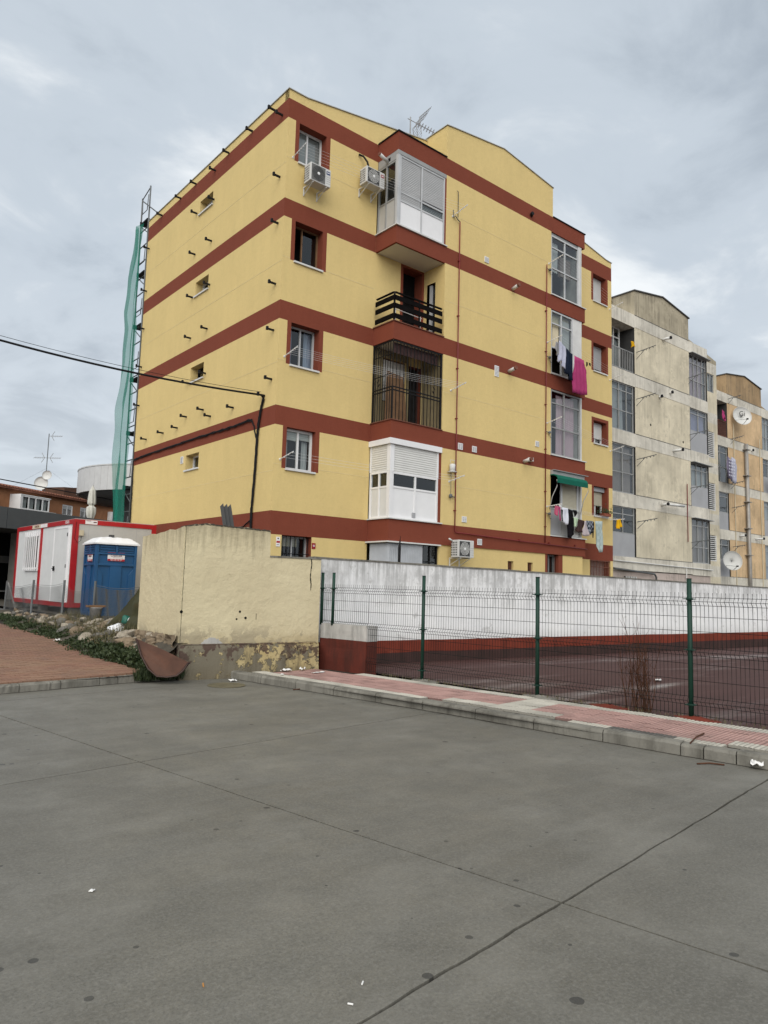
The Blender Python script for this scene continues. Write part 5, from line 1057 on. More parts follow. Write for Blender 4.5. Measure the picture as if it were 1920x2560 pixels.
# ================================================================ OLDER BLOCKS BEYOND
def old_block(root, u0, ul, gl, gr_, ur, ue, vm, T2, th, gtop, ridge, wall, gable, cfgL, cfgR, wings):
    """same type of block: bays ul..gl and gr_..ur flush with the middle wall at vm; wings .9 m back"""
    fr = FV(vm); vw = vm+.9; fw_ = FV(vw)
    B2 = [(t-th, t) for t in T2]
    for k in range(4):      # middle wall panels between the bands
        q = MB(**fr); q.quad((gl, 0, T2[k]), (gr_, 0, T2[k]), (gr_, 0, B2[k+1][0]), (gl, 0, B2[k+1][0])); q.build('wall', wall, root)
    for k in range(5):
        q = MB(**fr); q.box(gl, gr_, -.1, .012, B2[k][0], B2[k][1]); q.build('band', 'pale_band', root)
        for a, b_ in ((ul, gl-.003), (gr_+.003, ur)): q = MB(**fr); q.box(a, b_, -.9, .018, B2[k][0]-.04, B2[k][1]-.01); q.build('bay_slab', 'pale_band', root)
        q = MB(**fr); q.box(gl, gr_, .0, .022, B2[k][1]-.012, B2[k][1]+.008); q.build('joint_line', 'soffit_dark', root)
    q = MB(**fr); q.prism([(gl, T2[4]), (gr_, T2[4]), (gr_, gtop), ((gl+gr_)/2, ridge), (gl, gtop)], -3, 0); q.build('attic_wall', gable, root)
    q = MB(**fr)
    for (a, z), (c, y) in zip([(gl-.05, gtop), ((gl+gr_)/2, ridge)], [((gl+gr_)/2, ridge), (gr_+.05, gtop)]): q.prism([(a, z), (c, y), (c, y+.05), (a, z+.05)], -3, .06)
    q.build('roof_edge', 'soffit_dark', root)
    # wings
    for a, b_, wz in ((u0, ul, []), (ur, ue, wings)):
        ops = [dict(a=(w_[0], w_[1]), z=(w_[2], w_[3]), d=.12, r=wall) for w_ in wz]
        facade(root, fw_, a, b_, 0, T2[4]-.0, ops, B2, wall=wall, band='pale_band')
        for w_ in wz:
            if w_[4] == 'lattice':
                k = int((w_[3]-w_[2])/.10); o = MB(**fw_); o.box(w_[0], w_[0]+.05, -.05, .01, w_[2], w_[3]); o.box(w_[1]-.05, w_[1], -.05, .01, w_[2], w_[3]); o.box(w_[0]+.05, w_[1]-.05, -.05, .008, w_[2], w_[2]+.04); o = o.build('lattice_screen', 'white_old', root)
                for i in range(k): z = w_[2]+(i+.5)*(w_[3]-w_[2])/k; q = MB(**fw_); q.prism([(w_[0]+.05, z-.03), (w_[1]-.05, z-.03), (w_[1]-.05, z+.015), (w_[0]+.05, z+.015)], -.06, -.01); q.build('slat', 'white_old', o)
                q = MB(**fw_); q.quad((w_[0], -.12, w_[2]), (w_[1], -.12, w_[2]), (w_[1], -.12, w_[3]), (w_[0], -.12, w_[3])); q.build('dark_back', 'dark_void', o)
            else:
                w = glazing(root, fw_, w_[0], w_[1], w_[2], w_[3], -.06, (.5,), (), .05, 'alu_old'); curtain(w, fw_, w_[0]+.06, w_[1]-.06, w_[2]+.05, w_[3]-.05, -.2, 'curtain_white', 6)
        q = MB(**fw_); mid = (a+b_)/2; q.prism([(a, T2[4]), (b_, T2[4]), (b_, T2[4]+.22 if a > ul else T2[4]+.8), (a, T2[4]+.22 if a < ul else T2[4]+.75)], -.2, 0); q.build('attic_wall', gable, root)
    # body behind
    q = MB(); q.box(u0, ue, vw+.9, vw+9.4, 0, T2[4]); q.build('rear_body', wall, root)
    q = MB(); c_ = (gl+gr_)/2; q.quad((u0, vw+.2, T2[4]+.15), (c_, vw+.2, ridge-.05), (c_, vw+9.4, ridge-.05), (u0, vw+9.4, T2[4]+.15)); q.quad((ue, vw+.2, T2[4]+.15), (c_, vw+.2, ridge-.05), (c_, vw+9.4, ridge-.05), (ue, vw+9.4, T2[4]+.15)); q.build('roof', 'roof_tile', root)
    q = MB(**fr); q.box(ul, ur, -.9, -.03, 0, B2[0][0]-.04); q.build('ground_floor_wall', 'pink_render', root)
    # bays
    for a, b_, cfgs in ((ul, gl, cfgL), (gr_, ur, cfgR)):
        for k, cfg in enumerate(cfgs):
            z0, z1 = T2[k]-.01, B2[k+1][0]-.04; w_ = b_-a
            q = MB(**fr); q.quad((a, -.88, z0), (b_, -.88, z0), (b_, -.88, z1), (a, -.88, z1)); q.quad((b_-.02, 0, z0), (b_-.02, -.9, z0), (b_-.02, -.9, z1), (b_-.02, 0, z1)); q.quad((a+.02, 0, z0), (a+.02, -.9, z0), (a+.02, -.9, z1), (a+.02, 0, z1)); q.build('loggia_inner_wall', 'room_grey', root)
            if cfg[0] == 'full':
                w = glazing(root, fr, a+.06, b_-.1, z0, z1, -.06, cfg[1], cfg[2], .05, 'alu_old', 'bay_window', 'pane_dusty', skip_back=True, cell_panel=cfg[4] if len(cfg) > 4 else None)
                if cfg[3]: curtain(w, fr, a+.1, a+w_*(.62 if cfg[3] == 'curtain_white' else .9), z0+.05, z1-.1, -.18, cfg[3], 9, .03, k)
            elif cfg[0] == 'panel':
                zz = z0+.98; w = glazing(root, fr, a+.06, b_-.1, zz, z1, -.06, cfg[1], cfg[2], .05, 'alu_old', 'bay_window', 'pane_dusty', skip_back=True)
                q = MB(**fr); q.box(a+.06, b_-.1, -.09, -.02, z0, zz); q.build('lower_panel', 'grey_panel', w)
                if cfg[3]: curtain(w, fr, a+.1, b_-.15, zz+.05, z1-.1, -.18, cfg[3], 9, .03, k)
            elif cfg[0] == 'rail':
                w = glazing(root, fr, a+.06, b_-.35, z0+.3, z1, -.55, (.35, .68), (.75,), .06, 'white_old', 'balcony_window', 'pane_dusty', skip_back=True); curtain(w, fr, a+.6, b_-.4, z0+.4, z1-.5, -.65, cfg[3], 5, .03)
                o = MB(**fr); o.box(a, b_-.1, -.04, -.01, z0+.92, z0+.96); o.box(a, b_-.1, -.04, -.01, z0+.04, z0+.07); o = o.build('balcony_railing', cfg[4], root)
                for i in range(14): x = a+.03+(w_-.16)*i/13; q = MB(**fr); q.box(x-.012, x+.012, -.035, -.015, z0+.07, z0+.92); q.build('baluster', cfg[4], o)
            if cfg[-1] == 'hood': q = MB(**fr); q.prism([(a, z1), (b_+.1, z1-.02), (b_+.05, z1+.01), (a, z1+.03)], -.02, .20); q.build('metal_hood', 'alu_old', root)
def flue(root, fr, a, z, L_=.35, da=0, mt='white_old', cap='black_iron'):
    q = MB(**fr); q.tube([(a, 0, z), (a+da, L_, z+.03)], .06, 10); o = q.build('flue_pipe', mt, root, True); q = MB(**fr); q.tube([(a+da, L_, z+.03), (a+da, L_+.06, z+.035)], .075, 10); q.build('flue_cap', cap, o)
def bracket_arm(root, fr, a, z, L_=.9, dz=.1, name='line_bracket'):
    q = MB(**fr); q.tube([(a, .02, z), (a, L_, z+dz)], .018, 5); q.tube([(a, .02, z-.3), (a, L_*.45, z+dz*.4)], .012, 5)
    for k in range(4): q.box(a-.015, a+.015, L_*(.35+.17*k)-.01, L_*(.35+.17*k)+.01, z+dz*(.35+.17*k)-.07, z+dz*(.35+.17*k))
    q.build(name, 'rust_iron' if False else 'old_steel', root)

T2 = [3.25, 5.97, 8.68, 11.38, 14.10]
be = thing('apartment_building', (22, 6, .6), 'weathered beige apartment block with pale bands, middle of the row', 'building')
old_block(be, 15.02, 17.2, 19.12, 23.98, 25.80, 28.7, 1.49, T2, .56, 15.22, 15.60, 'beige_render', 'grey_gable',
          [('panel', (.5,), (.72,), None), ('full', (.5,), (.42, .82), 'curtain_taupe'), ('full', (.36, .70), (.42, .84), 'curtain_white'), ('rail', (), (), 'curtain_white', 'alu_old')],
          [('full', (.36, .68), (.36, .84), 'curtain_taupe', {}, 'hood'), ('panel', (.33, .66), (.72,), 'curtain_white', 'hood'), ('panel', (.5,), (.78,), 'curtain_violet'), ('full', (.27, .52, .78), (.40, .80), 'curtain_pink', {}, 'hood')],
          [(27.65, 28.4, 12.5, 13.5, 'win'), (27.25, 28.30, 8.95, 10.35, 'lattice'), (27.25, 28.30, 6.15, 7.6, 'lattice'), (27.2, 28.30, 3.5, 4.85, 'lattice')])
fb = FV(1.49)
for a, z, L_, da in ((21.5, 13.55, .35, .1), (22.1, 11.10, .12, 0), (21.15, 10.72, .12, 0), (22.3, 8.38, .4, .15), (21.2, 5.72, .35, -.05)): flue(be, fb, a, z, L_, da)
q = MB(**fb); q.tube([(21.2, .34, 5.74), (22.6, .36, 5.78)], .06, 10); q.build('flue_pipe', 'white_old', be, True)
for a, z in ((20.96, 10.98), (23.2, 10.98), (23.3, 8.95), (20.4, 9.3)): q = MB(**fb); q.lathe((a, .002, z), [(.06, 0), (.05, .004), (0, .005)], 10, (0, -1, 0)); q.build('wall_hole', 'dark_void', be)
for a, z in ((19.25, 12.40), (19.2, 10.25), (19.2, 7.55), (19.2, 4.8), (23.85, 12.2), (23.9, 9.4), (23.9, 6.8), (23.9, 4.2)): bracket_arm(be, fb, a, z, .95)
q = MB(**fb); q.tube([(23.52, .05, 6.95), (23.52, .05, 4.2)], .02, 6); q.build('gas_pipe', 'red_pipe', be); q = MB(**fb); q.tube([(17.3, .06, 3.05), (23.5, .06, 2.98), (25.9, .06, 2.95)], .025, 6); q.tube([(23.3, .06, 2.95), (23.3, .06, 1.2)], .025, 6); q.build('white_pipe', 'white_old', be)
w = glazing(be, FV(1.49), 18.2, 19.05, 1.9, 2.42, .0, (.5,), (), .03, 'black_iron', 'grille_window', skip_back=False)
for i in range(7): q = MB(**fb); x = 18.24+i*.13; q.box(x-.02, x+.02, .03, .06, 1.9, 2.42); q.build('bar', 'white_old', w)
q = MB(**fb); q.tube([(17.2, .1, 2.72), (18.6, .12, 2.66), (20.4, .1, 2.58), (20.55, .1, 2.45), (20.6, .1, 1.2)], .045, 7); q.build('drain_pipe', 'old_steel', be, True)
T3 = [2.85, 5.55, 8.3, 11.02, 13.70]
orb = thing('apartment_building', (36, 8.5, .5), 'faded orange apartment block with pale bands, farthest of the row', 'building')
old_block(orb, 28.72, 31.2, 33.08, 37.8, 39.7, 42.6, 3.87, T3, .54, 14.90, 15.24, 'orange_render', 'tan_gable',
          [('panel', (.5,), (.72,), None), ('panel', (.4,), (.78,), None), ('full', (.5,), (.42, .82), None), ('rail', (), (), 'curtain_pink', 'rust_iron')],
          [('full', (.4, .7), (.4, .82), 'curtain_white'), ('panel', (.4,), (.75,), 'curtain_white'), ('panel', (.4,), (.75,), None), ('full', (.3, .6), (.4, .82), 'curtain_white')], [])
fo = FV(3.87)
q = MB(**fo); q.tube([(35.15, .16, 10.95), (35.25, .16, 3.2), (35.3, .16, 1.2)], .105, 12); q = q.build('extract_duct', 'duct_metal', orb, True)
for z in (10.6, 9.0, 7.4, 5.8, 4.2): t_ = MB(**fo); t_.box(34.95, 35.45, .01, .30, z-.02, z+.02); t_.build('duct_clamp', 'duct_metal', q)
for a, z0, z1 in ((33.75, 1.5, 12.0), (37.3, 1.5, 11.6)): q = MB(**fo); q.tube([(a, .05, z1), (a, .05, z0)], .025, 6); q.build('gas_pipe', 'curtain_cream', orb)
for a, z, L_, da in ((34.3, 5.3, .3, .1), (36.4, 5.25, .4, .25), (36.2, 10.7, .1, 0)): flue(orb, fo, a, z, L_, da)
for a, z in ((33.2, 13.4), (33.4, 11.0), (33.3, 8.3), (33.4, 6.9), (33.4, 4.6)): bracket_arm(orb, fo, a, z, .8)
# dishes
def dish(name, c, R_, nrm, label, mark=None, mt='dish_white'):
    o = thing(name, c, label, 'satellite dish', 'satellite dishes'); n_ = Vector(nrm).normalized()
    q = MB(); q.lathe(c, [(0.001, -.13*R_/.45), (R_*.4, -.105*R_/.45), (R_*.75, -.05*R_/.45), (R_, .0), (R_*1.01, .012)], 28, tuple(n_)); d = q.build('reflector', mt, o, True); md = d.modifiers.new('solid', 'SOLIDIFY'); md.thickness = .01
    side_ = n_.cross(Vector((0, 0, 1))).normalized(); dn = Vector((0, 0, -1)); c = Vector(c); tip = c + n_*R_*.9 + dn*R_*.75
    q = MB(); q.tube([tuple(c+dn*R_*.98), tuple(tip)], .013, 5); q.tube([tuple(c+side_*R_*.8+dn*R_*.5), tuple(tip)], .009, 5); q.build('feed_arm', 'old_steel', o); q = MB(); q.box(tip.x-.04, tip.x+.04, tip.y-.05, tip.y+.05, tip.z-.03, tip.z+.05); q.build('receiver', 'black_iron', o)
    q = MB(); q.tube([tuple(c-n_*.06), tuple(c-n_*.42)], .025, 6); q.build('mount', 'old_steel', o)
    return o, d
o, d = dish('satellite_dish', (33.9, 3.35, 12.42), .58, (-.55, -.8, .22), 'large white satellite dish lettered in black on the orange block')
A_ = Vector((.824, -.566, 0)); text_mesh('lettering', 'Gi', .42, 'black_iron', Vector((33.9, 3.35, 0)) + Vector((-.55, -.8, .22)).normalized()*.02 + Vector((-.05, 0, 0)), A_, 0, d, 12.52)
o, d = dish('satellite_dish', (31.9, 3.2, 3.72), .55, (-.6, -.78, .15), 'white satellite dish low down at the foot of the orange block')
o, d = dish('satellite_dish', (38.2, 3.3, 8.9), .42, (-.5, -.8, .2), 'cream satellite dish at the right edge of the picture', mt='curtain_cream')
# washing on the old blocks
garment('blanket', [(31.5, 9.62), (32.35, 9.55), (32.35, 8.30), (31.45, 8.45)], 3.25, 'cloth_dots', 'grey spotted blanket hanging on the orange block', 'blanket', .04, seed=51)
q = MB()
for i in range(4):
    for j in range(6): q.box(31.6+i*.2-.04, 31.6+i*.2+.04, 3.12, 3.13, 8.55+j*.18-.04, 8.55+j*.18+.04)
q.build('spots', 'cloth_white', bpy.data.objects['blanket'])
garment('sheet', [(32.2, 9.7), (33.1, 9.66), (33.1, 8.35), (32.6, 8.2), (32.2, 8.3)], 3.35, 'cloth_lavender', 'lilac sheet hanging beside the spotted blanket', 'sheet', .05, seed=52)
garment('cloth', [(32.0, 12.5), (32.5, 12.45), (32.55, 11.9), (32.25, 12.1), (32.0, 11.9)], 3.7, 'cloth_pink', 'dark pink cloth hanging in the top balcony of the orange block', 'cloth', .04, seed=53)
garment('cloth', [(18.15, 12.55), (18.5, 12.62), (18.6, 12.42), (18.35, 12.38), (18.25, 12.28), (18.12, 12.38)], 1.1, 'cloth_yellow', 'yellow cloth on the balcony rail of the beige block', 'cloth', .04, seed=54)
# low wire fence on top of the white wall
tf = thing('wire_fence', (19, -4.9, 2.0), 'low rusty wire fence on iron stakes behind the white wall', 'fence')
for i in range(9): x = 12.5+i*1.6; q = MB(); q.tube([(x, -2.6, .66), (x, -2.6, 2.12)], .018, 5); q.build('stake', 'old_steel', tf)
q = MB()
for z in (1.7, 1.85, 2.0, 2.08): q.tube([(12.5, -2.6, z), (25.4, -2.6, z)], .004, 4, False)
for i in range(86): x = 12.5+i*.15; q.tube([(x, -2.6, 1.2), (x, -2.6, 2.1)], .003, 4, False)
q.build('wire', 'old_steel', tf)

# ================================================================ LEFT: SITE CABIN, TOILET, FAR BUILDINGS
def RF(O, ang):     # frames of a rotated box: long face looking left (-x side), end face looking to the street
    c, s = math.cos(ang), math.sin(ang); ud = Vector((c, s, 0)); vd = Vector((-s, c, 0))
    return dict(O=O, A=tuple(vd), N=tuple(-ud)), dict(O=O, A=tuple(ud), N=tuple(-vd)), dict(O=O, A=tuple(ud), N=tuple(vd))
CB = (-2.97, 5.70, 0); fl, fe, fp = RF(CB, math.radians(1.5))
cab = thing('site_cabin', (-2, 8.5, .66), 'white site cabin with red steel frame, barred window and door', 'cabin')
Z0, Z1, LN, WD = .84, 3.33, 5.75, 2.42
q = MB(**fp); q.box(.03, WD-.03, .03, LN-.03, Z0+.06, Z1-.06); q.build('body', 'cabin_white', cab)
q = MB(**fe); q.box(.14, WD-.14, -.029, -.02, Z0+.12, Z1-.12); e_ = q.build('end_panel', 'cabin_end', cab)
for x in (.42, 1.12, 1.82): q = MB(**fe); q.box(x-.004, x+.004, -.0195, -.017, Z0+.12, Z1-.12); q.build('panel_seam', 'grey_panel', e_)
for a, n_ in ((0, 0), (WD-.14, 0), (0, LN-.14), (WD-.14, LN-.14)): q = MB(**fp); q.box(a, a+.14, n_, n_+.14, Z0, Z1); q.build('corner_post', 'cabin_red', cab)
for a0, a1, n0, n1 in ((.14, WD-.14, .0, .12), (.14, WD-.14, LN-.12, LN), (.0, .12, .14, LN-.14), (WD-.12, WD, .14, LN-.14)):
    for z0, z1 in ((Z0, Z0+.13), (Z1-.13, Z1)): q = MB(**fp); q.box(a0, a1, n0, n1, z0, z1); q.build('rail', 'cabin_red', cab)
q = MB(**fl); q.box(2.93, 3.05, -.11, .012, Z0+.13, Z1-.13); q.build('middle_post', 'cabin_red', cab)
q = MB(**fp); q.box(.05, WD-.05, .05, LN-.05, Z1-.02, Z1+.02); q.build('roof', 'cabin_end', cab)
d_ = MB(**fl); d_.box(.42, 1.62, -.03, .014, Z0+.13, 3.09); d_ = d_.build('door', 'cabin_white', cab)
for a0, a1, z0, z1 in ((.36, .42, Z0+.13, 3.13), (1.62, 1.68, Z0+.13, 3.13), (.42, 1.62, 3.09, 3.13)): q = MB(**fl); q.box(a0, a1, -.03, .024, z0, z1); q.build('door_frame', 'white_panel', d_)
q = MB(**fl); q.box(1.42, 1.47, .014, .06, 1.86, 2.0); q.box(1.35, 1.53, .05, .065, 1.92, 1.945); q.build('handle', 'black_iron', d_)
for z in (1.1, 2.0, 2.9): q = MB(**fl); q.box(.40, .44, .025, .04, z-.05, z+.05); q.build('hinge', 'old_steel', d_)
wn_ = MB(**fl); wn_.box(3.14, 4.56, -.03, .02, 1.86, 3.10); wn_ = wn_.build('window', 'white_panel', cab)
q = MB(**fl); q.box(3.22, 4.48, .0, .024, 1.95, 2.98); q.build('pane', 'dark_void', wn_)
for i in range(7): x = 3.24+i*.203; q = MB(**fl); q.box(x-.025, x+.025, .05, .08, 1.88, 3.12); q.build('bar', 'white_panel', wn_)
for z in (1.95, 2.98): q = MB(**fl); q.box(3.14, 4.56, .03, .05, z-.02, z+.02); q.build('bar', 'white_panel', wn_)
for fr_, a0, a1, mt, body in ((fl, 2.45, 3.98, 'sign_white', None), (fl, .35, .85, None, '02626'), (fe, .30, .64, 'sign_white', None)):
    if mt: q = MB(**fr_); q.box(a0, a1, .001, .006, Z1-.12, Z1-.01); s_ = q.build('name_plate', mt, cab)
    if body: text_mesh('lettering', body, .13, 'sign_white', Vector(fr_['O'])+Vector(fr_['A'])*(a0+a1)/2+Vector(fr_['N'])*.004, -Vector(fr_['A']), 0, cab, Z1-.065)
    elif fr_ is fl:
        q = MB(**fl); q.box(3.12, 3.95, .0062, .0085, Z1-.115, Z1-.015); q.build('yellow_strip', 'curtain_cream', s_); text_mesh('lettering', 'CABISUAR', .105, 'text_dark', Vector(fl['O'])+Vector(fl['A'])*3.5+Vector(fl['N'])*.010, -Vector(fl['A']), 0, s_, Z1-.065)
    else: q = MB(**fe); q.box(.53, .62, .0062, .0085, Z1-.075, Z1-.045); q.box(.32, .46, .0062, .0075, Z1-.035, Z1-.022); q.build('print', 'text_dark', s_)
q = MB(**fe); q.box(.14, .26, -.02, .07, 2.86, 3.02); q.build('junction_box', 'beige_box', cab, bevel=.01); q = MB(**fe); q.tube([(.2, .04, 2.86), (.19, .05, 2.72), (.1, .05, 2.66), (.02, .05, 2.78), (.05, .03, 3.25)], .007, 5); q.build('lead', 'black_cable', cab, True)
for a, n_ in ((.1, .1), (.1, 2.9), (.1, 5.4), (2.1, .1), (2.1, 5.4)): q = MB(**fp); q.box(a, a+.25, n_, n_+.25, .6, Z0-.002); q.build('support_block', 'kerb_stone', cab)
# ---- portable toilet
TB = (-2.74, 4.40, 0); tl, te, tp = RF(TB, math.radians(-2)); TW, TD, TZ0, TZ1 = 1.10, 1.06, .664, 2.62
wc = thing('portable_toilet', (-2.2, 4.9, .66), 'blue plastic portable toilet with white domed roof', 'toilet')
q = MB(**tp); q.box(.02, TW-.02, .02, TD-.02, TZ0, TZ1); q.build('body', 'toilet_blue', wc)
def moulded(fr, w_, parent):
    q = MB(**fr)
    for a0, a1 in ((0, .07), (w_-.07, w_)): q.box(a0, a1, -.02, .022, TZ0, TZ1)
    q.box(.07, w_-.07, -.02, .02, TZ0, TZ0+.10); q.box(.07, w_-.07, -.02, .020, TZ1-.30, TZ1-.245); q.box(.07, w_-.07, -.02, .024, 2.02, 2.075); q.box(w_/2-.035, w_/2+.035, -.02, .018, TZ1-.245, TZ1); q.box(.07, w_-.07, -.02, .018, TZ1-.04, TZ1)
    q.box(w_*.36, w_*.64, -.02, .014, TZ0+.1, 2.02)
    q.prism([(.07, TZ0+.1), (.20, TZ0+.1), (.20, 1.78), (.07, 1.95)], -.02, .012); q.prism([(w_-.07, TZ0+.1), (w_-.20, TZ0+.1), (w_-.20, 1.78), (w_-.07, 1.95)], -.02, .012)
    q.build('moulded_rib', 'toilet_blue', parent, bevel=.006)
    for sg in (0, 1):
        a0 = .10 if sg == 0 else w_/2+.05; a1 = w_/2-.05 if sg == 0 else w_-.10
        for k in range(3): q = MB(**fr); z = TZ1-.23+k*.065; q.prism([(a0, z), (a1, z), (a1, z+.035), (a0, z+.035)], -.025, .016); q.build('louvre', 'toilet_blue', parent)
moulded(te, TW, wc); moulded(tl, TD, wc)
def roofn(i, j):
    a, n_ = -.06+(TW+.12)*i, -.06+(TD+.12)*j; d = min(min(i, 1-i), min(j, 1-j))
    h = .02 + .17*(1-(1-min(1, d*3.2))**2.2) + (.012 if (int(i*9) % 2 and d > .12) else 0)
    return (a, n_, TZ1+h)
q = MB(**tp); q.grid(roofn, 36, 20); rf_ = q.build('roof', 'toilet_roof', wc, True)
q = MB(**tp); q.box(-.06, TW+.06, -.06, TD+.06, TZ1-.02, TZ1+.022); q.build('eave', 'toilet_roof', rf_)
q = MB(**tp); q.box(.46, .58, .40, .52, TZ1+.14, TZ1+.27); q.build('vent_stack', 'ac_dark', rf_)
def notice(fr, ac_, zc, w_, h_):
    q = MB(**fr); q.box(ac_-w_/2, ac_+w_/2, .001, .008, zc-h_/2, zc+h_/2); s_ = q.build('notice', 'sign_white', wc); sg = -1 if fr is tl else 1
    for z0, z1 in ((zc+h_*.24, zc+h_/2), (zc-h_/2, zc-h_*.26)): q = MB(**fr); q.box(ac_-w_/2, ac_+w_/2, .0085, .0105, z0, z1); q.build('red_strip', 'sign_red', s_)
    base = Vector(fr['O'])+Vector(fr['A'])*ac_+Vector(fr['N'])*.012; k = w_/.46
    text_mesh('lettering', 'CABISUAR EVENTOS', .046*k, 'sign_white', base, Vector(fr['A'])*sg, 0, s_, zc+h_*.37); text_mesh('lettering', 'CABISUAR', .068*k, 'text_dark', base, Vector(fr['A'])*sg, 0, s_, zc+h_*.10); text_mesh('lettering', '925 23 14 27', .058*k, 'sign_white', base, Vector(fr['A'])*sg, 0, s_, zc-h_*.38)
    q = MB(**fr); q.box(ac_-w_*.2, ac_+w_*.42, .0085, .0095, zc-h_*.14, zc-h_*.08); q.build('print_line', 'grey_panel', s_)
notice(te, .54, 2.27, .46, .23); notice(tl, .50, 2.25, .44, .23)
# ---- chain link fence on the bank
cf = thing('chain_link_fence', (-3.6, 4, .6), 'sagging low chain link fence on leaning steel stakes before the cabin', 'fence')
CP = [(-3.95, 8.6, .55, .06), (-3.78, 6.3, .60, .05), (-3.45, 4.6, .62, .05), (-3.0, 3.5, .62, 0)]
for x, y, z, ln in CP: q = MB(); q.tube([(x, y, z-.1), (x+ln*.6, y+ln, z+.98)], .030, 7); q.build('stake', 'old_steel', cf)
q = MB(); q.tube([(-3.6, 8.6, .55), (-3.9, 8.65, 1.5)], .026, 6); q.build('stake', 'bucket_grey', cf)
q = MB()
segs = list(zip(CP, CP[1:])) + [(CP[3], (-3.66, -1.3, .62, 0))]
for (x0, y0, z0, l0), (x1, y1, z1, l1) in segs:
    A_, B_ = Vector((x0, y0, z0)), Vector((x1, y1, z1)); L_ = (B_-A_).length; H = .86; s_ = .075; n_ = int(L_/s_)
    def pt(a, h):
        t = max(0, min(1, a/L_)); P = A_.lerp(B_, t); sagh = 1-.16*4*t*(1-t)*(1+.6*math.sin(x0*7)); return (P.x+.03*math.sin(a*5+h*3), P.y, P.z+.03+h*sagh)
    for i in range(-int(H/s_), n_+1):
        for sg in (1, -1):
            pts = []
            for k in range(int(H/s_)+1):
                a = (i+k if sg > 0 else i+int(H/s_)-k)*s_
                if 0 <= a <= L_: pts.append(pt(a, k*s_))
            if len(pts) > 1: q.tube(pts, .0034, 3, False)
    q.tube([pt(L_*i/10, H) for i in range(11)], .004, 4, False)
o = q.build('wire_mesh', 'old_steel', cf); o['kind'] = 'stuff'
# ---- grey shop building far left
gd = Vector((.886, .463, 0)); gn = Vector((.463, -.886, 0)); GO = Vector((-2.46, 17.6, 0)) - gd*14
shop = thing('shop_building', (0, 20, .58), 'low grey shop building with a wide dark fascia at far left', 'building')
fr = dict(O=tuple(GO), A=tuple(gd), N=tuple(gn))
for i in range(9): q = MB(**fr); q.box(i*3.6+.012, (i+1)*3.6-.012, -.25, 0, 3.70, 4.58); q.build('fascia_panel', 'fascia_grey', shop)
q = MB(**fr); q.box(0, 32.4, -8, -.251, 3.66, 4.45); q.build('roof_slab', 'soffit_dark', shop)
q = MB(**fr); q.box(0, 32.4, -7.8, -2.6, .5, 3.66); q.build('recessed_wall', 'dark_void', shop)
for a in (3, 8.4, 13.0, 16.5, 21): q = MB(**fr); q.box(a, a+.55, -2.2, -1.65, .5, 3.66); q.build('pillar', 'pale_stone', shop)
q = MB(**fr); q.box(0, 32, -2.58, -2.4, 2.3, 2.62); q.build('lintel', 'soffit_dark', shop)
for i in range(9):
    q = MB(**fr); a = 1+i*3; q.box(a, a+.08, -2.58, -2.44, .5, 2.3); q.box(a+1.5, a+1.56, -2.58, -2.44, .5, 2.3); q.box(a+.08, a+1.5, -2.58, -2.46, 1.0, 1.05); o = q.build('shop_window', 'alu_old', shop); q = MB(**fr); q.quad((a+.08, -2.5, .55), (a+1.5, -2.5, .55), (a+1.5, -2.5, 2.3), (a+.08, -2.5, 2.3)); q.build('pane', 'pane', o)
ps = thing('parasol', (2.37, 21.2, 4.45), 'closed white parasol standing on the shop roof terrace', 'parasol')
pc = (2.37, 21.2)
q = MB(); q.tube([(*pc, 4.45), (*pc, 6.35)], .027, 7); q.build('pole', 'white_old', ps)
q = MB(); n_ = 26
def prf(i, j):
    z = 4.62 + j*1.66; R_ = .11 + .06*math.sin(j*PI*1.0) + (.06 if j < .42 else 0)*abs(math.sin(j*7.5)) ; R_ *= (1.15 if .40 < j < .46 else 1) if j > .46 or j < .40 else .62
    if j > .86: R_ *= (1.0-j)/.14*.7+.3
    a = i*2*PI; R_ *= 1+.22*math.sin(a*7+j*3); return (pc[0]+R_*math.cos(a), pc[1]+R_*math.sin(a), z)
q.grid(prf, 28, 30); q.build('canopy', 'parasol_cloth', ps, True)
